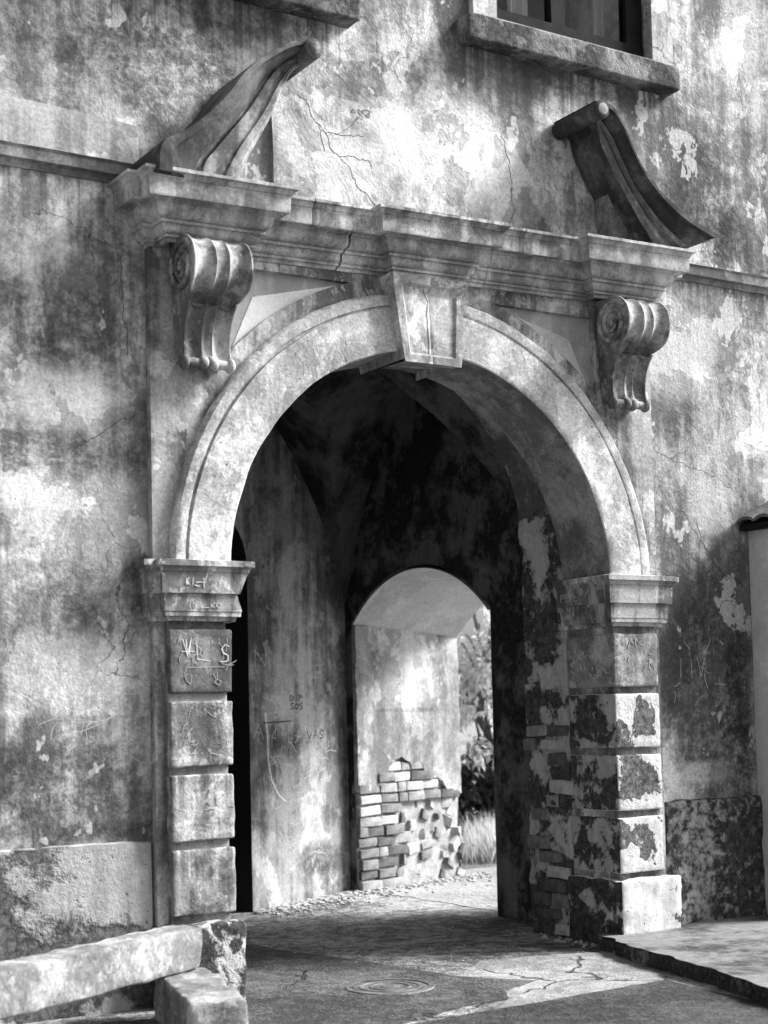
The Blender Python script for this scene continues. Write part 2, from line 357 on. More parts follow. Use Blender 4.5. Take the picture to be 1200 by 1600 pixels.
def sweep(prof, path, closed=False, sub=.06, amp=.003, seed=0.):
    """mitred moulding: prof [(projection, z)], path [(x, y)] walked left to right, outside = towards -Y"""
    # subdivide path, keeping corners
    P = [Vector(p) for p in path]; n = len(P); cs = []
    for i in range(n):
        d0 = (P[i]-P[i-1]).normalized() if i > 0 else None
        d1 = (P[i+1]-P[i]).normalized() if i < n-1 else None
        d0 = d0 or d1; d1 = d1 or d0
        n0 = Vector((d0.y, -d0.x)); n1 = Vector((d1.y, -d1.x))
        m = (n0+n1); m = m/ max(.2, m.dot(n0)) if m.length > 1e-6 else n0
        cs.append((P[i], m))
    st = [cs[0]]
    for i in range(1, n):
        L = (P[i]-P[i-1]).length; k = max(1, int(L/sub))
        for j in range(1, k+1):
            t = j/k; st.append((cs[i-1][0].lerp(cs[i][0], t), cs[i-1][1].lerp(cs[i][1], t)))
    bm = bmesh.new(); rows = []
    for p, m in st:
        rows.append([bm.verts.new((p.x+m.x*a, p.y+m.y*a, z)) for a, z in prof])
    for a, b in zip(rows, rows[1:]):
        for i in range(len(prof)-1): bm.faces.new([a[i], b[i], b[i+1], a[i+1]])
    for r in (rows[0], rows[-1]):
        try: bm.faces.new(r)
        except ValueError: pass
    bmesh.ops.recalc_face_normals(bm, faces=bm.faces)
    roughen(bm, amp, 5, seed)
    return bm
def arc(cx, cz, r, a0, a1, n): return [(cx+r*math.cos(a0+(a1-a0)*i/n), cz+r*math.sin(a0+(a1-a0)*i/n)) for i in range(n+1)]
def tube(bm, pts, rad, n=6, cap=True):
    """tube of varying radius along 3D points"""
    rows = []; pts = [Vector(p) for p in pts]
    for i, p in enumerate(pts):
        d = (pts[min(i+1, len(pts)-1)]-pts[max(i-1, 0)]).normalized()
        a = d.orthogonal().normalized() if not rows else (a-d*a.dot(d)).normalized()
        b = d.cross(a); r = rad[i] if isinstance(rad, (list, tuple)) else rad
        rows.append([bm.verts.new(p+(a*math.cos(2*PI*k/n)+b*math.sin(2*PI*k/n))*r) for k in range(n)])
    for q, r in zip(rows, rows[1:]):
        for k in range(n): bm.faces.new([q[k], q[(k+1) % n], r[(k+1) % n], r[k]])
    if cap: bm.faces.new(rows[0]); bm.faces.new(rows[-1])
def lathe_x(bm, xc, yc, zc, prof, n=20):
    """turned rod along X: prof [(x, r)]"""
    rows = [[bm.verts.new((xc+x, yc+r*math.cos(2*PI*k/n), zc+r*math.sin(2*PI*k/n))) for k in range(n)] for x, r in prof]
    for q, r in zip(rows, rows[1:]):
        for k in range(n): bm.faces.new([q[k], q[(k+1) % n], r[(k+1) % n], r[k]])
    bm.faces.new(rows[0]); bm.faces.new(rows[-1])
def spline(pts, n):
    """Catmull-Rom resampling"""
    P = [Vector(p) for p in pts]; P = [P[0]*2-P[1]]+P+[P[-1]*2-P[-2]]; out = []; m = len(P)-3
    for i in range(n+1):
        t = i/n*m; k = min(int(t), m-1); t -= k; a, b, c, d = P[k:k+4]
        out.append(.5*((2*b)+(c-a)*t+(2*a-5*b+4*c-d)*t*t+(3*b-a-3*c+d)*t**3))
    return out
def strokes(name, lines, fr, mat, parent, wd=.006, th=.0004):
    """scratched or painted lines: thin ribbons lying on a face; fr turns (a, b, height) into 3D"""
    bm = bmesh.new()
    for ln in lines:
        ln = [Vector(p) for p in ln]
        for a, b in zip(ln, ln[1:]):
            d = (b-a)
            if d.length < 1e-5: continue
            d.normalize(); q = Vector((-d.y, d.x))*wd/2; a2 = a-d*wd*.3; b2 = b+d*wd*.3
            c = [a2-q, b2-q*random.uniform(.5, 1), b2+q*random.uniform(.5, 1), a2+q]
            lo = [bm.verts.new(fr(p.x, p.y, -.002)) for p in c]; h_ = th*random.uniform(.4, 2.2); hi = [bm.verts.new(fr(p.x, p.y, h_)) for p in c]
            bm.faces.new(hi)
            for i in range(4): bm.faces.new([lo[i], lo[(i+1) % 4], hi[(i+1) % 4], hi[i]])
    return tag(put(name, bm, mat, parent), kind='stuff')
GL = {'A': [[(0, 0), (.5, 1), (1, 0)], [(.2, .4), (.8, .4)]], 'E': [[(1, 1), (0, 1), (0, 0), (1, 0)], [(0, .5), (.8, .5)]],
      'D': [[(0, 0), (0, 1), (.7, .8), (1, .5), (.7, .15), (0, 0)]], 'I': [[(.5, 0), (.5, 1)]], 'K': [[(0, 0), (0, 1)], [(.9, 1), (0, .45), (.9, 0)]],
      'L': [[(0, 1), (0, 0), (.9, 0)]], 'N': [[(0, 0), (0, 1), (1, 0), (1, 1)]], 'O': [[(.5, 0), (0, .3), (0, .7), (.5, 1), (1, .7), (1, .3), (.5, 0)]],
      'P': [[(0, 0), (0, 1), (.8, .9), (.8, .55), (0, .5)]], 'S': [[(1, .9), (.6, 1), (.1, .8), (.3, .55), (.8, .4), (.9, .15), (.5, 0), (0, .08)]],
      'U': [[(0, 1), (0, .2), (.5, 0), (1, .2), (1, 1)]], 'V': [[(0, 1), (.5, 0), (1, 1)]], 'W': [[(0, 1), (.25, 0), (.5, .7), (.75, 0), (1, 1)]],
      'Y': [[(0, 1), (.5, .5), (1, 1)], [(.5, .5), (.5, 0)]], 'R': [[(0, 0), (0, 1), (.8, .9), (.8, .55), (0, .5), (.9, 0)]], '-': [[(.1, .5), (.9, .5)]], ' ': [], 'J': [[(.8, 1), (.8, .2), (.4, 0), (0, .2)]], '.': [[(.5, 0), (.55, .08)]]}
def word(txt, x, z, h, wdt=None, jit=.08):
    wdt = wdt or h*.6; out = []
    for ch in txt:
        for ln in GL[ch]: out.append([(x+(p[0]+random.uniform(-jit, jit))*wdt, z+(p[1]+random.uniform(-jit, jit))*h) for p in ln])
        x += wdt*1.35
    return out
def scrawl(n, x0, x1, z0, z1, l0, l1):
    out = []
    for i in range(n):
        x, z = random.uniform(x0, x1), random.uniform(z0, z1); a = random.choice((0, PI/2, random.uniform(0, PI), PI/2)); L = random.uniform(l0, l1); ln = [(x, z)]
        for j in range(4):
            a += random.uniform(-.5, .5); x += math.cos(a)*L/4; z += math.sin(a)*L/4; ln.append((x, z))
        out.append(ln)
    return out

# ------------------------------------------------------------------ ground
def jitter_poly(poly, step=.12, amp=.03):
    out = []
    for i in range(len(poly)):
        a = Vector(poly[i]); b = Vector(poly[(i+1) % len(poly)]); k = max(1, int((b-a).length/step))
        for j in range(k):
            p = a.lerp(b, j/k); o = noise.noise(Vector((p.x*5, p.y*5, 1)))*amp+noise.noise(Vector((p.x*17, p.y*17, 2)))*amp*.4
            d = (b-a).normalized(); out.append((p.x-d.y*o, p.y+d.x*o))
    return out
bm = bmesh.new(); box(bm, -150, 150, -150, 150, -.3, 0)
ground = tag(put('ground', bm, 'ground'), kind='structure')
o = put('asphalt_patch', sheet(jitter_poly([(-2.1, -.9), (-1.1, 2.0), (-.42, 1.75), (-.2, .75), (-.05, -.2), (.22, -.62), (-.12, -.78), (-.25, -.98), (-.55, -1.0), (-1.5, -1.35)]), 0, .004), 'asphalt'); tag(o, kind='structure')
o = put('road', sheet(jitter_poly([(-9, -9), (-4, -1.2), (-1.6, -.95), (-1.2, -1.25), (.79, -1.08), (.69, -2.2), (.2, -9)], .2, .03), 0, .006), 'asphalt2'); tag(o, kind='structure')
o = put('concrete_apron', sheet(jitter_poly([(-.05, -.2), (.4, .2), (1.1, .0), (1.25, -.15), (.8, -1.08), (-.5, -1.2), (-.25, -.98), (-.12, -.78), (.22, -.62)]), 0, .003), 'apron'); tag(o, kind='structure')
o = put('garden_path', sheet(jitter_poly([(1.9, 1.7), (3.2, 1.2), (9, 1.2), (9, 5.2), (3.4, 4.9), (1.9, 4.2)], .2, .05), 0, .004), 'garden'); tag(o, kind='structure')
# raised pavement beside the portal
bm = sheet(jitter_poly([(1.30, .10), (1.16, -.28), (.95, -1.1), (.70, -2.0), (-.4, -6), (9, -6), (9, .10)], .06, .05), -.1, .095)
for f in bm.faces: f.material_index = 0 if abs(f.calc_center_median().z-.115) < .01 and abs(f.normal.z) > .5 else 1
bm.normal_update()
for f in bm.faces: f.material_index = 0 if f.normal.z > .9 or f.normal.z < -.9 else 1
pav = tag(put('pavement', bm, None, mats=['kerb', 'kerbside']), kind='structure')
# manhole cover
mh = empty('manhole_cover', (-.56, -.25, 0), 'round cast iron manhole cover set in the asphalt before the arch', 'manhole cover')
bm = bmesh.new(); mhp = [(.0, .012), (.20, .012), (.205, .016), (.215, .016), (.22, .008)]
def disc(bm, prof, cx, cy, n=40):
    rows = [[bm.verts.new((cx+r*math.cos(2*PI*k/n), cy+r*math.sin(2*PI*k/n), z)) for k in range(n)] for r, z in prof if r > 0]
    for q, r in zip(rows, rows[1:]):
        for k in range(n): bm.faces.new([q[k], q[(k+1) % n], r[(k+1) % n], r[k]])
    bm.faces.new(rows[0]); bm.faces.new(rows[-1])
disc(bm, [(.05, .011), (.06, .007), (.10, .007), (.105, .011), (.12, .011), (.125, .007), (.16, .007), (.165, .011), (.18, .011), (.185, .007), (.215, .007), (.22, .004)], -.56, -.25)
put('cover_plate', bm, 'iron', mh)
bm = bmesh.new(); disc(bm, [(.225, .004), (.225, .010), (.255, .010), (.262, .004)], -.56, -.25); put('rim', bm, 'iron', mh)

# ------------------------------------------------------------------ facade wall
ZC, RI, RO = 2.425, 1.40, 1.77
YW = .12
fac = empty('facade_wall', (0, .12, 0), 'tall stained plaster facade pierced by the arched gateway', 'wall')
hole = [(-1.42, -.2), (-1.42, 2.7)]+arc(0, 2.7, 1.42, PI, 0, 40)[1:]+[(1.42, -.2)]
outer = [(-7, -.25), (-1.42, -.25), (1.42, -.25), (3.25, -.25), (3.25, 9), (-7, 9)]
ring = [(-12, -.2)]+hole+[(3.35, -.2), (3.35, 10), (-12, 10)]
win = [(.64, 6.14), (2.0, 6.14), (2.0, 8.1), (.64, 8.1)]
win2 = [(-2.2, 6.06), (-.75, 6.06), (-.75, 8.1), (-2.2, 8.1)]
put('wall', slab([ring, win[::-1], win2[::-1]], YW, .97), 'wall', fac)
# attic field between the pediment scrolls, a little proud
bm = bmesh.new(); ap = [[bm.verts.new((x, y, z)) for x in (-1.04, 1.0)] for y, z in ((.125, 4.6), (.085, 4.6), (.085, 4.95), (.095, 5.15), (.1215, 5.40))]
for a, b in zip(ap, ap[1:]): bm.faces.new([a[0], a[1], b[1], b[0]])
for k in (0, 1): bm.faces.new([r[k] for r in ap])
put('attic_panel', bm, 'wall', fac)
# plinth
def plinth(x0, x1, top, mat, amp, yf):
    bm = bmesh.new(); nx, nzv = int((x1-x0)/.05), 16; rows = []
    for k in range(nzv+1):
        z = -.15+(top+.15)*k/nzv; row = []
        for i in range(nx+1):
            x = x0+(x1-x0)*i/nx
            zz = z+(noise.noise(Vector((x*6, 3, 0)))*.02 if k == nzv else 0)
            row.append(bm.verts.new((x, yf+nz((x, 4, z), 3.)*amp, zz)))
        rows.append(row)
    back = [bm.verts.new((v.co.x, YW+.02, v.co.z+.012)) for v in rows[-1]]
    rows.append(back)
    for a, b in zip(rows, rows[1:]):
        for i in range(nx): bm.faces.new([a[i], a[i+1], b[i+1], b[i]])
    for s in (0, -1):
        e = [r[s] for r in rows]; q = bm.verts.new((e[0].co.x, YW+.02, -.15)); bm.faces.new(e+[q])
    return put('plinth', bm, mat, fac, smooth=50)
plinth(-7, -1.885, .905, 'plinth_l', .014, .085)
plinth(1.905, 3.25, .925, 'plinth_r', .04, .075)
# string course
scp = [(0, 4.60), (.012, 4.60), (.02, 4.635), (.045, 4.645), (.05, 4.70), (.06, 4.715), (.0, 4.74)]
put('string_course', sweep(scp, [(-7, YW), (-1.9, YW)], sub=.1, amp=.004), 'scroll3', fac)
put('string_course', sweep(scp, [(1.9, YW), (3.25, YW)], sub=.1, amp=.004), 'scroll3', fac)
# flat plaster band above the string course
put('plaster_band', slab([[(-7, 4.72), (-1.9, 4.72), (-1.9, 4.95), (-2.05, 4.965), (-2.6, 4.985), (-7, 5.0)]], .10, YW+.01), 'frame', fac)

def window(x0, x1, z0, z1, sx0, sx1):
    wn = put('window', slab([[(x0-.19, z0-.02), (x1+.19, z0-.02), (x1+.19, z1+.19), (x0-.19, z1+.19)], [(x0+.001, z0), (x1-.001, z0), (x1-.001, z1), (x0+.001, z1)][::-1]], .07, YW+.015), 'frame', fac)
    put('sill', rbox(sx0, sx1, -.02, .3, z0-.22, z0-.05, .014, .05, .006, 6, 3), 'sill', wn, smooth=50)
    bm = bmesh.new()
    xm = x0+(x1-x0)*.44
    for a, b in ((x0, x0+.09), (x1-.15, x1), (xm-.06, xm+.06)): box(bm, a, b, .17, .25, z0-.05, z1)
    put('sash', bm, 'wood', wn)
    bm = bmesh.new(); box(bm, x0, x1, .165, .255, z0-.06, z0+.12); put('sash_rail', bm, 'wood', wn)
    for a, b in ((x0+.09, xm-.055), (xm+.06, x1-.15)):
        bm = bmesh.new(); box(bm, a, b, .205, .213, z0+.10, z1); put('pane', bm, 'glass', wn)
    bm = bmesh.new()
    for (a, b) in ((xm-.26, xm-.10), (xm+.50, xm+.58)):
        n = 16; r0 = [bm.verts.new((a+(b-a)*i/n, .40+.02*math.sin(i*1.9), z0-.04)) for i in range(n+1)]; r1 = [bm.verts.new((v.co.x, v.co.y, z1+.1)) for v in r0]
        for i in range(n): bm.faces.new([r0[i], r0[i+1], r1[i+1], r1[i]])
    put('curtain', bm, 'curtain', wn, smooth=True)
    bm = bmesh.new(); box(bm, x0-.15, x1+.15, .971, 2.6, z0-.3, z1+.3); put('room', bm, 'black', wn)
    bm = bmesh.new()
    return wn
window(.64, 2.0, 6.14, 8.1, .35, 2.17)
window(-2.2, -.75, 6.06, 8.1, -2.5, -.47)

random.seed(77)
fw_ = lambda x, z, h: (x, YW-h, z)
strokes('scratches', scrawl(26, -2.38, -2.08, 1.70, 1.86, .05, .22)+scrawl(14, -2.5, -2.0, 1.2, 2.0, .05, .3)+[[(-2.36, 1.86), (-2.05, 1.74)], [(-2.34, 1.84), (-2.08, 1.78), (-2.3, 1.78), (-2.06, 1.72)]], fw_, 'scratch2', fac, .004)
strokes('scratches', word('IIV', 2.08, 1.78, .13, .07)+scrawl(9, 2.0, 2.5, 1.5, 2.0, .04, .12), fw_, 'scratch2', fac, .004)
def crack(x, z, a, L, wob=.38, br=.05):
    out = []; ln = [(x, z)]; n = int(L/.022)
    for i in range(n):
        a2 = a+random.gauss(0, wob); x += math.cos(a2)*.022; z += math.sin(a2)*.022; ln.append((x, z)); a += random.gauss(0, .10)
        if random.random() < br and L > .15: out += crack(x, z, a+random.choice((-1, 1))*random.uniform(.5, 1.3), L*random.uniform(.2, .45), wob, br*.6)
    return out+[ln]
random.seed(31); CR = []
for c in ((1.95, 3.35, -.25, .8), (2.1, 3.1, -1.2, .9), (1.93, 2.75, -.1, .8), (2.0, 2.5, -.2, .6), (1.95, 2.2, .1, .7), (2.05, 1.95, -.4, .5), (2.3, 2.9, -.9, .5), (-2.0, 4.2, -1.7, .6), (-1.93, 3.3, -2.7, .5), (2.05, 5.75, -1.4, .8)): CR += crack(*c)
strokes('cracks', CR, lambda x, z, h: (x, YW-h*.6, z), 'ink', fac, .0045)
CR = []
for c in ((-.85, 5.35, -.75, .9), (.7, 5.4, -1.5, .75)): CR += crack(*c)
strokes('cracks', [l for l in CR if max(p[1] for p in l) < 5.42], lambda x, z, h: (x, .084-h*.6+(max(0, min(1, (z-4.95)/.2))*.010 if z < 5.15 else .010+(z-5.15)/.25*.0265), z), 'ink', fac, .0035)
# ------------------------------------------------------------------ portal
por = empty('stone_portal', (0, 0, 0), 'baroque stone portal with rusticated piers, round arch, consoles and broken scroll pediment', 'portal')
# flat back plate behind piers and spandrels, with sunk spandrel fields
def sunk(s):
    R = 1.87; zt = 4.215; xo = 1.37
    a0 = math.atan2(zt-ZC, math.sqrt(R*R-(zt-ZC)**2)); a1 = math.acos(xo/R)
    pts = arc(0, ZC, R, a0, a1, 16)+[(xo, zt)]
    return [(s*x, z) for x, z in pts]
ph = [(-1.55, .0), (-1.55, ZC)]+arc(0, ZC, 1.55, PI, 0, 40)[1:]+[(1.55, .0)]
plate = [(-1.865, .0)]+ph+[(1.865, .0), (1.865, 4.34), (-1.865, 4.34)]
put('back_plate', slab([plate, sunk(1), sunk(-1)], .06, .118), 'back', por)
for s in (1, -1):
    f = put('spandrel', slab([[(s*x, z) for x, z in arc(0, ZC, 1.80, math.radians(80), math.radians(36), 14)+[(1.46, 4.3), (.31, 4.3)]]], .102, .125), 'spandrel', por)
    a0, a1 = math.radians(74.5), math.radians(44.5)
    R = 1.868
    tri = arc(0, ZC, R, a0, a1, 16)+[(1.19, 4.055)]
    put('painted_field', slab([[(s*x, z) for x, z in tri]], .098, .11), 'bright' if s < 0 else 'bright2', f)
# archivolt
bm = bmesh.new(); na = 72
rp = [(RI, .5), (RI, .25), (RI, .06), (RI+.004, .006), (RI+.012, 0), (1.46, 0), (1.53, .002), (1.60, 0), (1.672, 0), (1.676, .022), (1.688, .022), (1.692, .004), (1.72, 0), (1.75, .004), (RO-.004, .02), (RO, .04), (RO, .10)]
rows = []
for i in range(na+1):
    a = PI*i/na
    rows.append([bm.verts.new((r*math.cos(a), y, ZC+r*math.sin(a)+.02*(abs(math.cos(a))**30))) for r, y in rp])
for q, r in zip(rows, rows[1:]):
    for i in range(len(rp)-1): bm.faces.new([q[i], r[i], r[i+1], q[i+1]])
bmesh.ops.recalc_face_normals(bm, faces=bm.faces); roughen(bm, .006, 4.5, 1)
for f in bm.faces:
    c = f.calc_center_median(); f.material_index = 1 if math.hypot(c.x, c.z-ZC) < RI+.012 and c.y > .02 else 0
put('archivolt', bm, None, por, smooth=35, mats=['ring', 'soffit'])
# soffit thickness behind the archivolt (closes the ring to the wall)
put('arch_back', slab([[(-1.66, ZC)]+arc(0, ZC, 1.66, PI, 0, 40)[1:]+arc(0, ZC, 1.405, 0, PI, 40)], .46, .515), 'soffit', por)
# keystone
def keystone():
    bm = bmesh.new(); yf = -.07
    zt, zb = 4.27, 3.735
    T, B = (-.315, .225), (-.235, .185)
    def X(t, z): u = (z-zb)/(zt-zb); u2 = u+max(0, u-.82)*1.4; return (B[0]+(T[0]-B[0])*u2)*(1-t)+(B[1]+(T[1]-B[1])*u2)*t
    nxk, nzk = 28, 34; rows = []
    for k in range(nzk+1):
        z = zb+(zt-zb)*k/nzk; row = []
        for i in range(nxk+1):
            t = i/nxk; y = yf
            u = (z-zb)/(zt-zb)
            if .13 < t < .87 and .10 < u < .90: y += .014
            if abs(t-.515) < .02: y += .006
            if u > .82: y -= (u-.82)*.22
            row.append(bm.verts.new((X(t, z), y, z)))
        rows.append(row)
    for a, b in zip(rows, rows[1:]):
        for i in range(nxk): bm.faces.new([a[i], a[i+1], b[i+1], b[i]])
    loop = [rows[0][i] for i in range(nxk+1)]+[rows[k][-1] for k in range(1, nzk+1)]+[rows[-1][i] for i in range(nxk-1, -1, -1)]+[rows[k][0] for k in range(nzk-1, 0, -1)]
    bk = [bm.verts.new((v.co.x, .46, v.co.z+(.09 if v.co.z < 3.74 else 0))) for v in loop]
    for i in range(len(loop)):
        j = (i+1) % len(loop); bm.faces.new([loop[i], loop[j], bk[j], bk[i]])
    bmesh.ops.recalc_face_normals(bm, faces=bm.faces); roughen(bm, .003, 8, 3)
    ks = put('keystone', bm, 'key', por, smooth=28)
    strokes('crack', [[(-.055, 3.75), (-.05, 3.9), (-.058, 4.05), (-.05, 4.13), (-.075, 4.17), (-.09, 4.20)]], lambda x, z, h: (x, -.058-h*.5-(max(0, (z-3.735)/.535-.82)*.22), z), 'ink', ks, .004)
keystone()
# entablature: one plan line, two profiles
half = [(1.865, YW), (1.865, .045), (1.81, .045), (1.81, -.08), (1.30, -.08), (1.30, .055), (.28, .055), (.28, -.03)]
path = [(-x, y) for x, y in half]+[(x-.03, .015 if y == .055 else y) for x, y in half[::-1]]
def q_arc(p0, z0, p1, z1, convex=True, n=5):
    out = []
    for i in range(n+1):
        t = i/n*PI/2
        out.append((p0+(p1-p0)*(math.sin(t) if convex else 1-math.cos(t)), z0+(z1-z0)*((1-math.cos(t)) if convex else math.sin(t))))
    return out
KZ = lambda pr: [(p*.94, 4.635-(4.695-z)*.85) for p, z in pr]
bed = [(-.02, 4.285), (.010, 4.285), (.010, 4.312), (.032, 4.312), (.032, 4.328), (.024, 4.330)]+q_arc(.026, 4.334, .068, 4.385)+[(.068, 4.392), (.094, 4.392), (.094, 4.412), (.078, 4.414)]+q_arc(.080, 4.418, .148, 4.503)+[(.148, 4.510), (.166, 4.510), (.166, 4.535), (-.02, 4.535)]
crn = [(-.02, 4.530), (.150, 4.530), (.19, 4.522), (.195, 4.54), (.197, 4.635), (.205, 4.640)]+q_arc(.207, 4.645, .225, 4.67, False, 3)+[(.235, 4.674), (.235, 4.695), (.0, 4.725), (-.05, 4.725)]
bed = KZ([(p*.80, z) for p, z in bed]); crn = KZ(crn)
TILT = .02
def tilt(bm):
    for v in bm.verts: v.co.z += v.co.x*TILT
    return bm
def cut_path(path, xa, xb):
    """part of the plan line between two x on straight runs"""
    out = []; on = xa is None
    for i, (p, q) in enumerate(zip(path, path[1:])):
        if on: out.append(p)
        if xa is not None and not on and p[1] == q[1] and p[0] <= xa < q[0]: out.append((xa, p[1])); on = True; 
        if on and xb is not None and p[1] == q[1] and p[0] <= xb < q[0]: out.append((xb, p[1])); return out
    out.append(path[-1]); return out
segs = [None, -.62, .42, .95, None]
for i, (a, b) in enumerate(zip(segs, segs[1:])):
    g = .005 if i else 0
    p_ = cut_path(path, a+(.016 if i == 1 else .003) if a is not None else None, b)
    bm = sweep(bed, p_, sub=.04, amp=.004, seed=i)
    if i in (0, 1):       # the broken joint leans
        for v in bm.verts:
            d = abs(v.co.x+.61)
            if d < .06: v.co.x += (v.co.z-4.41)*.30*(1-d/.06)+.01*math.sin(v.co.z*60)*(1-d/.06)
    put('bed_moulding', tilt(bm), 'stone', por, smooth=30)
for i, (a, b) in enumerate(zip([None, -.9, .62, 1.0], [-.9, .62, 1.0, None])):
    bm = sweep(crn, cut_path(path, (a+.003) if a is not None else None, b), sub=.04, amp=.004, seed=10+i)
    put('cornice', tilt(bm), 'crown' if i in (1, 2) else 'stone', por, smooth=30)

# piers
zl = [(2.08, 1.721), (1.674, 1.311), (1.264, .897), (.85, .486)]
imp = [(-.02, 2.125), (.012, 2.125), (.016, 2.150), (.034, 2.152), (.036, 2.176), (.040, 2.18), (.046, 2.278), (.062, 2.28), (.066, 2.395), (.072, 2.400)]+q_arc(.074, 2.402, .090, 2.425, False, 3)+[(.098, 2.43), (.098, 2.462), (.0, 2.475), (-.05, 2.475)]
for s in (-1, 1):
    X = lambda a, b: (min(s*a, s*b), max(s*a, s*b))
    core = put('pier', rbox(*X(1.432, 1.80), .03, .49, .02, 2.3, .01, .08, .003, 5, s), 'groove', por)
    for k, (zt, zb) in enumerate(zl):
        bm = rbox(*X(1.41, 1.80), 0, .497, zb, zt, .012, .03, .006, 7, k+s*5, corner=1.2)
        bm.normal_update()
        if s < 0: put('block', bm, 'block_l1' if k == 0 else 'block_l', core, smooth=50)
        else:
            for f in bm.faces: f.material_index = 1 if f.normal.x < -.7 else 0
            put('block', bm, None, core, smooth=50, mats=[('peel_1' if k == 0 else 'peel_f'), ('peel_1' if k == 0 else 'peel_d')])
    bm = rbox(*X(1.37, 1.90), -.05, .52, -.1, .445, .03 if s < 0 else .018, .03, .012, 6, 9+s, corner=2)
    bm.normal_update()
    if s < 0: put('base', bm, 'base_l', core, smooth=50)
    else:
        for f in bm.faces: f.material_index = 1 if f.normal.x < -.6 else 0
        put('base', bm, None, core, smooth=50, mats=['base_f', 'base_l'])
    pth = [(1.865, YW), (1.865, .045), (1.80, .045), (1.80, 0), (1.405, 0), (1.405, .50)]
    pth = [(s*x, y) for x, y in pth]
    if s > 0: pth = pth[::-1]
    bm = sweep(imp, pth, sub=.035, amp=.004, seed=s+3)
    if s < 0:   # broken inner corner
        for v in bm.verts:
            if v.co.x > -1.36 and 2.15 < v.co.z < 2.36 and v.co.y < .2: v.co.x -= .03+.05*abs(noise.noise(v.co*14))
    im = put('impost', bm, 'impost', core, smooth=30)
    # writing scratched into the plaster
    ff = lambda y: (lambda x, z, h: (x, y-h, z))
    if s < 0:
        L = word('V', -1.715, 1.925, .10, .05)+[[(-1.725, 1.955), (-1.65, 1.955)], [(-1.70, 2.02), (-1.69, 1.93)], [(-1.67, 2.02), (-1.68, 1.94)]]
        strokes('scratched_letters', L+word('L', -1.63, 1.905, .10, .09)+word('S', -1.49, 1.89, .10, .06), ff(-.003), 'scratch', core, .005)
        L = word('A', -1.75, 2.0, .03)+word('RNVKI', -1.64, 2.0, .03, .025)+word('U', -1.61, 1.93, .03)+[[(-1.69, 1.865), (-1.46, 1.868)], [(-1.71, 1.82), (-1.70, 1.79), (-1.675, 1.77), (-1.665, 1.82), (-1.69, 1.83), (-1.71, 1.82)], [(-1.58, 1.86), (-1.57, 1.83), (-1.55, 1.86), (-1.55, 1.82)],
             [(-1.51, 1.84), (-1.51, 1.80), (-1.53, 1.78), (-1.50, 1.765), (-1.485, 1.785), (-1.51, 1.80)], [(-1.66, 1.92), (-1.66, 1.87)]]
        strokes('scratched_letters', L+scrawl(10, -1.76, -1.45, 1.76, 2.05, .03, .09), ff(-.003), 'scratch2', core, .003)
        strokes('scratched_letters', word('KI', -1.72, 2.325, .04, .022)+word('Y', -1.53, 2.325, .04, .025)+[[(-1.66, 2.34), (-1.60, 2.342)]]+scrawl(5, -1.72, -1.5, 2.31, 2.36, .02, .06), ff(-.066), 'scratch', im, .005)
        strokes('scratched_letters', word('IN', -1.70, 2.20, .035, .02)+word('KO', -1.56, 2.20, .03, .025)+[[(-1.62, 2.2), (-1.57, 2.2)]], ff(-.045), 'scratch2', im, .005)
        strokes('scratches', scrawl(9, -1.75, -1.45, 1.34, 1.62, .03, .08)+scrawl(9, -1.6, -1.44, 1.05, 1.2, .02, .07), ff(-.003), 'scratch2', core, .0035)
    else:
        strokes('scratched_letters', word('WANDU', 1.49, 2.0, .045, .04)+scrawl(14, 1.47, 1.76, 1.76, 1.98, .02, .05), ff(-.003), 'scratch2', core, .0035)
        fs = lambda x: (lambda y, z, h: (x-h, -y, z))
        strokes('scratched_letters', word('PEPE', -.46, 2.315, .05, .035), fs(1.341), 'scratch2', im, .006)
        strokes('limewash_marks', scrawl(26, -.45, -.30, 1.80, 1.97, .02, .07)+scrawl(24, -.25, -.10, 1.77, 1.95, .02, .06), fs(1.408), 'scratch2', core, .009)

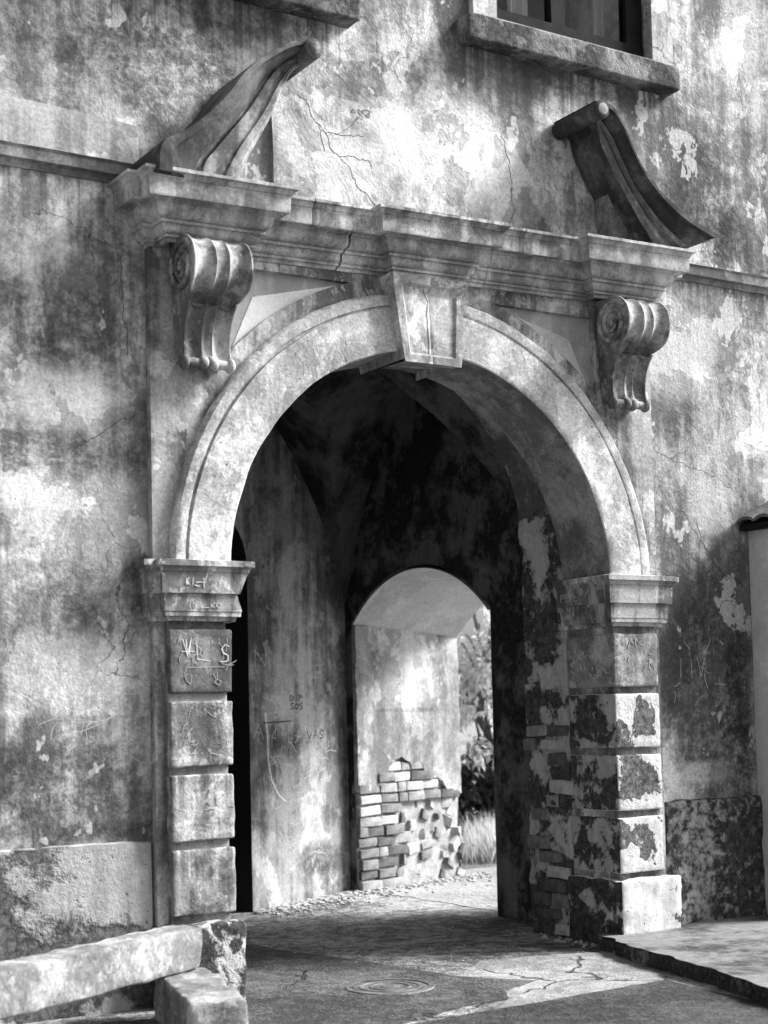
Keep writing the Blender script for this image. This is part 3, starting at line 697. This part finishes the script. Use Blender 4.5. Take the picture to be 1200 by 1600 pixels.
# consoles
def console(xc):
    HW = .18; y0 = .05; DZ = -.035+xc*.012
    circ = [(.165+.175*math.cos(a), 4.165+.175*math.sin(a)) for a in [PI/2-(PI/2+1.35)*i/20 for i in range(21)]]
    prof = [(0, 4.34), (.08, 4.341)]+circ+[(.175, 3.988), (.152, 3.982), (.190, 3.966), (.182, 3.945)]+[tuple(p) for p in spline([(.165, 3.92), (.132, 3.84), (.112, 3.75), (.108, 3.66), (.122, 3.59), (.128, 3.572)], 12)]+[(.10, 3.562), (0, 3.56)]
    prof = [(p, z if z > 3.98 else 3.98-(3.98-z)*.80) for p, z in prof]
    nt_ = 44; bm = bmesh.new(); rows = []
    P = [Vector(p) for p in prof]
    for i, p in enumerate(P):
        d = (P[min(i+1, len(P)-1)]-P[max(i-1, 0)]).normalized(); nrm = Vector((-d.y, d.x))
        if i in (0, 1, len(P)-1, len(P)-2): nrm = Vector((0, 0))
        low = p.y < 3.975
        hw = .145 if p.y < 3.95 else (.145+(HW-.145)*min(1, (p.y-3.95)/.09))
        row = []
        for j in range(nt_+1):
            t = -1+2*j/nt_; a = abs(t)
            if a > .24 and a < .92: dd = -.034*math.sin(PI*(a-.24)/.68)**.6
            elif a <= .24: dd = -.020*math.sin(PI*(.24-a)/.48)**.7
            else: dd = .005
            if i < 8: dd *= i/8
            q = p+nrm*(dd if not low else dd*.9)
            row.append(bm.verts.new((xc+hw*t, y0-q.x, q.y+DZ)))
        rows.append(row)
    for a, b in zip(rows, rows[1:]):
        for j in range(nt_): bm.faces.new([a[j], a[j+1], b[j+1], b[j]])
    for j in (0, nt_): bm.faces.new([r[j] for r in rows])
    bmesh.ops.recalc_face_normals(bm, faces=bm.faces); roughen(bm, .002, 12, 2)
    co = put('console', bm, 'console', por, smooth=38)
    for s in (-1, 1):
        bm = bmesh.new(); pts = []; rad = []
        for i in range(60):
            th = i/59*2*PI*1.9; r = .150*(1-i/59*.72)
            pts.append((xc+s*(HW+.001), y0-(.165+r*math.cos(th+.6)), 4.165+DZ+r*math.sin(th+.6))); rad.append(.020-.008*i/59)
        tube(bm, pts, rad, 8)
        tube(bm, [(xc+s*(HW-.02), y0-.165, 4.165+DZ), (xc+s*(HW+.012), y0-.165, 4.165+DZ), (xc+s*(HW+.02), y0-.165, 4.165+DZ)], [.032, .030, .018], 14)
        put('volute', bm, 'console', co, smooth=50)
    bm = bmesh.new(); prof = []
    for i in range(61):
        x = -.225+.45*i/60; a = abs(x)
        if a < .075: r = .018+.026*math.sqrt(max(0, 1-((a-.04)/.045)**2)) if a > .004 else .026
        elif a > .165: r = .022+.022*math.sqrt(max(0, 1-((a-.195)/.032)**2))
        else: r = .028
        prof.append((x*.73, max(r, .024 if a < .22 else .015)))
    lathe_x(bm, xc, y0-.105, 3.64+DZ, prof)
    put('bottom_roll', bm, 'console', co, smooth=50)
console(-1.565); console(1.565)

# broken scroll pediment
def pediment(s, outer, inner, yf, tip, mt):
    n = 44; A = spline(outer, n); B = spline(inner, n)
    prof = [(0, .11), (0, yf+.01), (.02, yf), (.16, yf), (.17, yf+.035), (.24, yf+.04), (.30, yf+.045), (.40, yf+.07), (.48, yf+.105), (.54, yf+.115), (.55, yf+.085), (.68, yf+.082), (.70, yf+.125), (.80, yf+.125), (.82, yf+.11), (.93, yf+.115), (1.0, yf+.15), (1.0, .11)]
    bm = bmesh.new(); rows = []
    for a, b in zip(A, B):
        rows.append([bm.verts.new((a.x+(b.x-a.x)*w_, y, a.y+(b.y-a.y)*w_)) for w_, y in prof])
    for q, r in zip(rows, rows[1:]):
        for i in range(len(prof)-1): bm.faces.new([q[i], r[i], r[i+1], q[i+1]])
    bm.faces.new(rows[0]); bm.faces.new(rows[-1])
    bmesh.ops.recalc_face_normals(bm, faces=bm.faces); roughen(bm, .005, 6, s)
    for f in bm.faces:
        c = f.calc_center_median(); f.material_index = 0
    nf = len(prof)-1
    for i, f in enumerate(list(bm.faces)):
        if i < nf*n: f.material_index = 1 if 8 <= i % nf <= 15 else 0
    sc_ = put('pediment_scroll', bm, None, por, smooth=32, mats=['scroll', mt])
    bm = bmesh.new(); tube(bm, [(tip[0], .11, tip[1]), (tip[0], yf-.012, tip[1]), (tip[0], yf-.02, tip[1])], [.060, .060, .050], 22)
    er = put('end_roll', bm, 'scroll', sc_, smooth=40)
    bm = bmesh.new(); tube(bm, [(tip[0], yf-.01, tip[1]), (tip[0], yf-.027, tip[1]), (tip[0], yf-.034, tip[1])], [.040, .038, .024], 18)
    put('end_disc', bm, 'scroll2', sc_, smooth=40)
    # inner moulding hugging the underside, set back
    C = [b+Vector((s*.02, -.02)) for b in B]; D = [b+(Vector((s*1.85, 4.56))-b)*.20 for b in B]
    prof = [(0, .11), (0, yf+.20), (.3, yf+.21), (.35, yf+.24), (.65, yf+.25), (.7, yf+.28), (1, yf+.29), (1, .11)]
    bm = bmesh.new(); rows = []
    for a, b in list(zip(C, D))[14:]:
        rows.append([bm.verts.new((a.x+(b.x-a.x)*w_, y, a.y+(b.y-a.y)*w_)) for w_, y in prof])
    for q, r in zip(rows, rows[1:]):
        for i in range(len(prof)-1): bm.faces.new([q[i], r[i], r[i+1], q[i+1]])
    bm.faces.new(rows[0]); bm.faces.new(rows[-1])
    put('inner_moulding', bm, mt, sc_, smooth=32)
    # tympanum block filling the angle on the cornice
    poly = [(p.x, p.y) for p in D[14:]]+[(s*2.0, 4.64), (D[14].x+s*.05, 4.64)]
    put('tympanum', slab([poly], yf+.30, .115), mt, sc_)
YF = -.33
PR = [(1.12, 5.537), (1.255, 5.537), (1.345, 5.468), (1.412, 5.342), (1.516, 5.166), (1.706, 5.001), (1.931, 4.883), (2.211, 4.80)]
PRi = [(1.255, 5.44), (1.285, 5.33), (1.341, 5.226), (1.409, 5.116), (1.499, 4.999), (1.60, 4.86), (1.70, 4.74), (1.76, 4.65)]
PL = [(-.985, 5.491), (-1.113, 5.445), (-1.239, 5.377), (-1.363, 5.287), (-1.454, 5.188), (-1.569, 5.036), (-1.728, 4.875), (-1.845, 4.786), (-1.955, 4.705), (-1.975, 4.56)]
PLi = [(-.945, 5.41), (-1.024, 5.363), (-1.076, 5.299), (-1.129, 5.189), (-1.187, 5.064), (-1.251, 4.95), (-1.337, 4.80), (-1.40, 4.65), (-1.42, 4.55)]
pediment(1, PR, PRi, YF, (1.165, 5.485), 'scroll3'); pediment(-1, PL, PLi, YF, (-.99, 5.435), 'scroll2')

# ------------------------------------------------------------------ gateway reveal behind the portal: rubble and plaster, right-hand side
bm = bmesh.new(); rows = []
for k in range(71):
    z = 2.95*k/70; row = []
    for i in range(13):
        y = .50+.475*i/12
        row.append(bm.verts.new((1.405-.02*nz((1, y, z), 4.)-.012*nz((3, y, z), 11.)+(0 if z < 2.6 else -(z-2.6)*.05), y, z)))
    rows.append(row)
back = [[bm.verts.new((1.45, v.co.y, v.co.z)) for v in r] for r in rows]
for a, b in zip(rows, rows[1:]):
    for i in range(12): bm.faces.new([a[i], b[i], b[i+1], a[i+1]])
for i in (0, 12):
    for k in range(70): bm.faces.new([rows[k][i], rows[k+1][i], back[k+1][i], back[k][i]])
rev = put('rubble_reveal', bm, 'rough', fac, smooth=50)
def brick_mesh(seed, L=.24, D=.08, H=.078):
    bm = rbox(-L/2, L/2, -D/2, D/2, -H/2, H/2, .006, .09, .008, 16, seed*1.7+.3, corner=2.)
    bmesh.ops.dissolve_degenerate(bm, dist=.0005, edges=bm.edges)
    me = bpy.data.meshes.new('brick'); bm.to_mesh(me); bm.free()
    return me
BM = [brick_mesh(i) for i in range(6)]
for me in BM: me.materials.append(MAT['brick0'])
def stone_mesh(seed, r=.07):
    bm = bmesh.new(); bmesh.ops.create_icosphere(bm, subdivisions=2, radius=r)
    for v in bm.verts: v.co *= 1+.42*noise.noise(v.co*17+Vector((seed*3, 0, 0))); v.co.z *= .75
    me = bpy.data.meshes.new('stone'); bm.to_mesh(me); bm.free(); me.materials.append(MAT['stone_l'])
    return me
SM = [stone_mesh(i) for i in range(5)]
def place(name, me, loc, rz, parent, mat=None, scale=(1, 1, 1), tilt=0.):
    o = bpy.data.objects.new(name, me); link(o)
    o.location = loc; o.rotation_euler = (0, tilt, rz); o.scale = scale
    if mat: o.material_slots[0].link = 'OBJECT'; o.material_slots[0].material = MAT[mat]
    adopt(o, parent); return o
random.seed(21)
for r in range(15):
    z = .06+r*.098
    for c in range(2):
        y = .60+c*.25+(.1 if r % 2 else 0)+random.uniform(-.03, .03)
        if y > .93 or random.random() < .42: continue
        place('brick', random.choice(BM), (1.418+random.uniform(-.006, .008), y, z), PI/2+random.uniform(-.04, .04), rev, random.choice(('brick0', 'brick3', 'brick1', 'brick2')), (random.choice((1, .55, .8)), 1, random.uniform(.9, 1.25)), random.uniform(-.05, .05))

# ------------------------------------------------------------------ vestibule behind the gate
A = Vector((1.78, 4.1)); Bk = Vector((-1.75, 2.25)); du = (A-Bk).normalized(); dn = Vector((du.y, -du.x)); Lw = (A-Bk).length
def bw_(u, z, h=0.): p = Bk+du*u+dn*h; return (p.x, p.y, z)
ud = (Vector((.42, 3.38))-Bk).length
vb = empty('passage_back_wall', (.8, 3.6, 0), 'scratched grey plaster wall inside the passage, seen through the gateway', 'wall')
ring_ = [(-.3, -.1), (ud-1.3, -.1), (ud-1.3, 2.8)]+[(ud-.65+.65*math.cos(PI-PI*i/16), 2.8+.5*math.sin(PI*i/16)) for i in range(1, 17)]+[(ud, -.1), (Lw+.2, -.1), (Lw+.2, 5.2), (-.3, 5.2)]
bm = bmesh.new(); extrude_poly(bm, [ring_], lambda u, z: bw_(u, z), lambda u, z: bw_(u, z, -.4))
bm.normal_update()
for f in bm.faces: f.material_index = 0 if abs(f.normal.x*dn.x+f.normal.y*dn.y) > .9 else 1  # doorway edges coloured black, shade painted into the reveal
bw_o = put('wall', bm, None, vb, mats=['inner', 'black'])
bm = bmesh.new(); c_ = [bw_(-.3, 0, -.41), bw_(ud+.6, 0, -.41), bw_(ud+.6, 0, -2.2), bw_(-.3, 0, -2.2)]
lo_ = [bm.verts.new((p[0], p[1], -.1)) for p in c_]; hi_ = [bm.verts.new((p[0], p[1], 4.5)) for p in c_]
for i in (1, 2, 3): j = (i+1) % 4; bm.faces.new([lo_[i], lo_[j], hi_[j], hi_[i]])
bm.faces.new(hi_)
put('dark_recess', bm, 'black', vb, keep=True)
random.seed(5)
fb = lambda u, z, h: bw_(u, z, h)
u0 = ud
strokes('scratches', scrawl(75, u0+.2, u0+1.2, .75, 1.45, .05, .22)+scrawl(16, u0+.1, u0+1.2, 1.5, 2.1, .06, .3)+scrawl(20, u0+.4, u0+1.0, .35, .8, .05, .2), fb, 'scratch2', vb, .006)
strokes('limewash_drip', [[(u0+.24, 1.58), (u0+.25, 1.4), (u0+.26, 1.2), (u0+.30, 1.05), (u0+.40, .92), (u0+.5, .86)], [(u0+.24, 1.60), (u0+.23, 1.5)], [(u0+.22, 1.60), (u0+.24, 1.45)]], fb, 'scratch', vb, .016)
strokes('scratched_letters', word('A', u0+.06, 1.40, .12, .12)+word('N', u0+.1, 1.98, .14, .14)+word('E', u0+1.0, 1.9, .1, .1), fb, 'scratch2', vb, .008)
strokes('painted_letters', word('DIP', u0+.60, 1.70, .05, .05)+word('SOS', u0+.60, 1.63, .05, .05)+word('VAS', u0+.85, 1.37, .07, .07)+[[(u0+.2, 1.52), (u0+.6, 1.53)]], fb, 'ink', vb, .010)

# side wall with the second arch
sw = empty('side_arch_wall', (2.4, 3, 0), 'thick inner wall with a second low arch opening to the garden', 'wall')
def arch_hole(y0, y1, zs, za, n=28):
    h = (y1-y0)/2; rise = za-zs; R = (h*h+rise*rise)/(2*rise); c = (y0+y1)/2; cz = za-R; a = math.asin(h/R)
    return [(y0, -.1)]+[(y0, zs*i/6) for i in range(1, 6)]+[(c-R*math.sin(a-2*a*i/n), cz+R*math.cos(a-2*a*i/n)) for i in range(n+1)]+[(y1, zs*i/6) for i in range(5, 0, -1)]+[(y1, -.1)]
hn = arch_hole(1.86, 3.96, 2.385, 2.81); hf = arch_hole(1.70, 4.46, 2.30, 2.80)
def outer_ring(hh, y0, y1): return [(y0, -.1)]+hh+[(y1, -.1), (y1, 9.5), (y0, 9.5)]
bm = bmesh.new()
for (x, hh, y1) in ((1.75, hn, 7.0), (3.2, hf, 7.0)):
    rg = outer_ring(hh, .965, y1)
    tris = tessellate_polygon([[Vector((p[0], p[1], 0)) for p in rg]]); V_ = [bm.verts.new((x, p[0], p[1])) for p in rg]
    for t in tris: bm.faces.new([V_[i] for i in t])
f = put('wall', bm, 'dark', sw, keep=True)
bm = bmesh.new(); nx_ = 14; rows = []
for i in range(nx_+1):
    t = i/nx_; row = []
    for a, b in zip(hn, hf):
        x = 1.745+1.46*t; y = a[0]+(b[0]-a[0])*t; z = a[1]+(b[1]-a[1])*t
        d = .012*nz((x, y, z), 4)
        row.append(bm.verts.new((x, y+((d+.012*(z < 1.4)) if y > 3.5 else (d if y > 3 else -d)), z)))
    rows.append(row)
for q, r in zip(rows, rows[1:]):
    for i in range(len(hn)-1): bm.faces.new([q[i], q[i+1], r[i+1], r[i]])
put('arch_reveal', bm, 'mortar', sw, smooth=60)
# plaster coat on the far jamb and soffit, standing proud of the brickwork with a ragged lower edge
ju = Vector((1.45, .5)).normalized(); jn = Vector((ju.y, -ju.x)); J0 = Vector((1.75, 3.96)); JL = 1.534
def jb(u, z, h=0.): p = J0+ju*u+jn*h; return (p.x, p.y, z)
def low(u):
    z = .8; pts = [(0, .88), (.25, .90), (.38, .93), (.45, 1.12), (.62, 1.18), (.75, 1.1), (.9, 1.12), (1.0, .98), (1.2, .95), (1.3, .85), (1.54, .80)]
    for (a, za), (b, zb) in zip(pts, pts[1:]):
        if u <= b: z = za+(zb-za)*(u-a)/(b-a); break
    return z+.05*noise.noise(Vector((u*9, 1, 0)))+.03*noise.noise(Vector((u*27, 2, 0)))
bm = bmesh.new(); nu = 46; rows = []
for i in range(nu+1):
    u = JL*i/nu; lz = low(u); top = 2.36
    row = []
    for k in range(26):
        z = lz+(top-lz)*k/25
        row.append(bm.verts.new(jb(u+(.01*noise.noise(Vector((z*9, 5, 0))) if i in (0, nu) else 0), z, .032+.010*nz((u, 2, z), 5)+.006*nz((u, 7, z), 18)*(1 if z < 1.5 else .3))))
    row = [bm.verts.new(jb(u, lz+.01, -.01))]+row; rows.append(row)
for q, r in zip(rows, rows[1:]):
    for k in range(26): bm.faces.new([q[k], r[k], r[k+1], q[k+1]])
for r in (rows[0], rows[-1]):
    e = [bm.verts.new(jb(0 if r is rows[0] else JL, v.co.z, -.01)) for v in r]
    for k in range(26): bm.faces.new([r[k], r[k+1], e[k+1], e[k]])
jp = put('plaster_coat', bm, 'jamb', sw, smooth=50)
bm = bmesh.new(); rows = []
i0 = 6
for i in range(nx_+1):
    t = i/nx_; row = []
    for a, b in list(zip(hn, hf))[i0:-6]:
        x = 1.742+1.462*t; y = a[0]+(b[0]-a[0])*t; z = a[1]+(b[1]-a[1])*t
        c = Vector((2.91, 1.6)); d = (c-Vector((y, z))).normalized()*.03
        row.append(bm.verts.new((x, y+d.x, z+d.y)))
    rows.append(row)
for q, r in zip(rows, rows[1:]):
    for i in range(len(rows[0])-1): bm.faces.new([q[i], q[i+1], r[i+1], r[i]])
put('soffit_plaster', bm, 'jamb2', sw, smooth=60)
# bricks of the jamb, row by row; rubble where the facing has gone
random.seed(11); ang = math.atan2(ju.y, ju.x)
for r in range(13):
    z = .045+r*.095; u = random.uniform(.0, .03)
    while u < JL-.06:
        L = random.choice((.24, .24, .13, .26, .30)); uc = u+L/2
        if z < low(uc)+.03:
            rub = uc > .55+.25*noise.noise(Vector((r*.7, 3, 0))) and z < .80
            if not rub:
                h = random.uniform(-.032, -.004)
                p = jb(uc, z+random.uniform(-.006, .006), h)
                place('brick', random.choice(BM), p, ang+random.uniform(-.05, .05), sw, random.choices(('brick0', 'brick1', 'brick2', 'brick3'), (3, 5, 3, 1))[0], ((L-.012)/.24, 1.2, random.uniform(.95, 1.12)), random.uniform(-.03, .03))
            elif random.random() < .85:
                p = jb(uc+random.uniform(-.04, .04), z+random.uniform(-.02, .02), random.uniform(-.055, -.012))
                place('brick', random.choice(BM), p, ang+random.uniform(-.5, .5), sw, random.choice(('stone_l', 'brick0', 'brick2', 'brick3', 'mortar', 'brick1')), (random.uniform(.35, .8), random.uniform(.7, 1.3), random.uniform(.7, 1.3)), random.uniform(-.45, .45))
        u += L

# vault
FL, FR = Vector((-1.75, .965)), Vector((1.76, .965))
vt = bmesh.new(); nv = 48; rows = []
def vz(s, t):
    f = lambda q: max(0., 1-q*q)**.85
    return 2.5+1.85*max(f(s), f(t))
for i in range(nv+1):
    s = -1+2*i/nv; row = []
    for j in range(nv+1):
        t = -1+2*j/nv
        p = FL*(1-s)*(1-t)/4+FR*(1+s)*(1-t)/4+Bk*(1-s)*(1+t)/4+A*(1+s)*(1+t)/4
        e = 1.0
        z = vz(s, t)+.02*nz((p.x, p.y, 0), 2)
        row.append(vt.verts.new((p.x, p.y, z)))
    rows.append(row)
for q, r in zip(rows, rows[1:]):
    i = rows.index(q)
    for j in range(nv):
        if (i < nv/2) == (j < nv/2): vt.faces.new([q[j], r[j], r[j+1]]); vt.faces.new([q[j], r[j+1], q[j+1]])
        else: vt.faces.new([q[j], r[j], q[j+1]]); vt.faces.new([r[j], r[j+1], q[j+1]])
va = put('groin_vault', vt, 'shade', None, smooth=60, keep=True)
va['kind'] = 'thing'; tag(va, 'shade-blackened groin vault with flaking plaster over the passage', 'vault')
# left side wall and ceiling slab of the passage (closes the room)
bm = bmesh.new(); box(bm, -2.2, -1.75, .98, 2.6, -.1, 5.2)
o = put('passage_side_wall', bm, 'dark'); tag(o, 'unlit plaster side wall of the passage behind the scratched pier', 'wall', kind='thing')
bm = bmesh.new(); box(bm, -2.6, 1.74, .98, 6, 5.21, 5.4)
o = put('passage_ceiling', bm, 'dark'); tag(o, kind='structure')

# ------------------------------------------------------------------ annex at the right edge
an = empty('wall_stub', (2.95, -.2, .1), 'pale smooth wall stub with a dark tiled coping at the right edge', 'wall')
put('wall', rbox(2.80, 3.30, -.32, .118, .05, 2.84, .012, .08, .003, 4, 2), 'annex', an, smooth=50)
bm = bmesh.new(); extrude_poly(bm, [[(2.72, 2.83), (3.38, 2.83), (3.38, 2.87), (3.05, 3.04), (2.72, 2.87)]], lambda x, z: (x, -.40, z), lambda x, z: (x, .116, z)); put('coping', bm, 'wood', an)
bm = bmesh.new(); rws = [(-.085*math.cos(PI*k/8), .035*math.sin(PI*k/8)) for k in range(9)]
pr_ = [[bm.verts.new((x, yy, x*.52+zz+th)) for yy, zz in rws] for x, th in ((0, .015), (.37, .0))]
pr2 = [[bm.verts.new((x, yy*.86, x*.52+zz*.7+th-.012)) for yy, zz in rws] for x, th in ((0, .015), (.37, .0))]
for k in range(8):
    bm.faces.new([pr_[0][k], pr_[0][k+1], pr_[1][k+1], pr_[1][k]]); bm.faces.new([pr2[0][k], pr2[1][k], pr2[1][k+1], pr2[0][k+1]])
    bm.faces.new([pr_[0][k], pr2[0][k], pr2[0][k+1], pr_[0][k+1]])
me = bpy.data.meshes.new('roof_tile'); bm.to_mesh(me); bm.free(); me.materials.append(MAT['tile'])
for i in range(3):
    place('roof_tile', me, (2.69, .03-i*.17, 2.875), 0, an)
    place('roof_tile', me, (3.41, .03-i*.17, 2.875), PI, an)

# ------------------------------------------------------------------ beam on its block, before the left pier
d_ = Vector((-1.45, -.80)).normalized(); nb = Vector((d_.y, -d_.x)); ab = math.atan2(d_.y, d_.x)
bm = rbox(-.1, 3.0, -.11, .11, .255, .475, .014, .03, .012, 7, 4, corner=3.)
bmesh.ops.transform(bm, matrix=Matrix.Translation((-1.92, -.30, 0)) @ Matrix.Rotation(ab, 4, 'Z'), verts=bm.verts)
o = put('stone_beam', bm, 'beam', None, smooth=50); tag(o, 'pale concrete beam lying as a low bench before the graffiti-scratched pier', 'beam', kind='thing')
bm = rbox(-.14, .14, -.52, .50, -.02, .25, .014, .03, .014, 7, 5, corner=3.)
bmesh.ops.transform(bm, matrix=Matrix.Translation((-2.0, -.74, 0)) @ Matrix.Rotation(-.25, 4, 'Z'), verts=bm.verts)
o = put('support_block', bm, 'beam', None, smooth=50); tag(o, 'long low concrete block on the ground carrying the end of the pale beam', 'block', kind='thing')

# ------------------------------------------------------------------ loose stones along the passage walls
bm = bmesh.new(); random.seed(3)
def pebble(bm, x, y, r):
    m = bmesh.ops.create_icosphere(bm, subdivisions=1, radius=r)['verts']
    for v in m: v.co = Vector((v.co.x*random.uniform(.7, 1.3), v.co.y*random.uniform(.7, 1.3), v.co.z*.6))+Vector((x, y, r*.35))
for i in range(420):
    u = ud+random.uniform(-.1, 1.5); h = abs(random.gauss(0, .22))+.02; p = bw_(u, 0, h); pebble(bm, p[0], p[1], random.uniform(.006, .024)*(1.3 if h < .2 else .8))
for i in range(220):
    u = random.uniform(-.1, JL+.5); h = abs(random.gauss(0, .2))+.05; p = jb(u, 0, h); pebble(bm, p[0], p[1], random.uniform(.006, .028))
for i in range(200): pebble(bm, random.uniform(-.5, 1.6), random.uniform(.3, 3.2), random.uniform(.004, .011))
for i in range(90): pebble(bm, 1.33+random.gauss(0, .05), random.uniform(-.3, 1.0), random.uniform(.006, .02))
o = put('rubble', bm, 'stone_l'); tag(o, 'scattered pebbles and plaster crumbs along the foot of the passage walls', 'rubble', kind='stuff')

# ------------------------------------------------------------------ garden beyond the second arch
def leaf(bm, p, d, upv, L, W, curl):
    d = d.normalized(); sd_ = d.cross(upv)
    if sd_.length < .01: sd_ = d.orthogonal()
    sd_.normalize(); nn = sd_.cross(d).normalized()
    pts = []
    for t, wf in ((0, .12), (.3, .95), (.65, .8), (1, .0)):
        c = p+d*L*t-nn*curl*L*t*t
        pts.append((c-sd_*W*wf/2+nn*W*.12, c, c+sd_*W*wf/2+nn*W*.12))
    V_ = [[bm.verts.new(q) for q in r] for r in pts[:3]]; tipv = bm.verts.new(pts[3][1])
    for a, b in zip(V_, V_[1:]):
        bm.faces.new([a[0], a[1], b[1], b[0]]); bm.faces.new([a[1], a[2], b[2], b[1]])
    bm.faces.new([V_[2][0], V_[2][1], tipv]); bm.faces.new([V_[2][1], V_[2][2], tipv])
def shrub(name, base, h, rad, nbr, nlf, L, W, mat, label, cat, seed, zmin=.2, group=None, shell=False):
    random.seed(seed); e = empty(name, base, label, cat, group); B0 = Vector(base)
    tb = bmesh.new(); lb = bmesh.new()
    tube(tb, [B0, B0+Vector((.03, .02, h*.35)), B0+Vector((-.05, .05, h*.75))], [.05*h/3+.015, .04*h/3+.01, .015], 8)
    for i in range(nbr):
        a = random.uniform(-PI*.85, .05) if shell else random.uniform(0, 2*PI); z0 = h*random.uniform(.1, .6); r = rad*random.uniform(.5, 1.05)
        z1 = max(zmin*h, z0+h*random.uniform(-.05, .42))
        p0 = B0+Vector((0, 0, z0)); p2 = B0+Vector((math.cos(a)*r, math.sin(a)*r, z1)); p1 = (p0+p2)/2+Vector((0, 0, h*.08))
        br = spline([p0, p1, p2, p2+(p2-p1)*.4+Vector((0, 0, -.12))], 12)
        tube(tb, br, [.018-.014*k/12 for k in range(13)], 5)
        for k in range(nlf):
            t = random.uniform(.62, 1.) if shell else random.uniform(.2, 1.); q = br[min(12, int(t*12))]; dirn = (br[min(12, int(t*12)+1)]-br[max(0, int(t*12)-1)]).normalized()
            d = (dirn+Vector([random.uniform(-1, 1) for _ in range(3)])*.9+Vector((0, 0, -.25)))
            q = q+Vector([random.gauss(0, .06) for _ in range(3)])
            leaf(lb, q, d, Vector((random.uniform(-.5, .5), random.uniform(-.5, .5), 1)), L*random.uniform(.6, 1.3), W*random.uniform(.7, 1.2), random.uniform(.05, .4))
    put('trunk', tb, 'bark', e, smooth=60)
    put('crown', lb, mat, e, keep=True)
    return e
shrub('leafy_tree', (5.6, 7.3, 0), 3.5, 1.6, 130, 30, .12, .05, 'leaf_p', 'tall pale-leaved tree filling the upper part of the garden view', 'tree', 3, .30, shell=True)
shrub('garden_shrub', (5.0, 6.45, 0), 1.25, .62, 46, 45, .13, .055, 'leaf_d', 'dark dense shrub under the pale tree beside the second arch', 'shrub', 4, .1)
bm = bmesh.new(); random.seed(2)
for i in range(3200):
    x, y = random.gauss(4.6, .34), random.gauss(5.55, .22)
    if x < 3.5: continue
    leaf(bm, Vector((x, y, 0)), Vector((random.gauss(0, .35), random.gauss(0, .35), 1)), Vector((random.random(), random.random(), .1)), random.uniform(.12, .55), .008, random.uniform(.1, .5))
o = put('dry_grass', bm, 'leaf_g', keep=True); tag(o, 'pale tuft of dry grass at the foot of the shrubs', 'grass', kind='stuff')
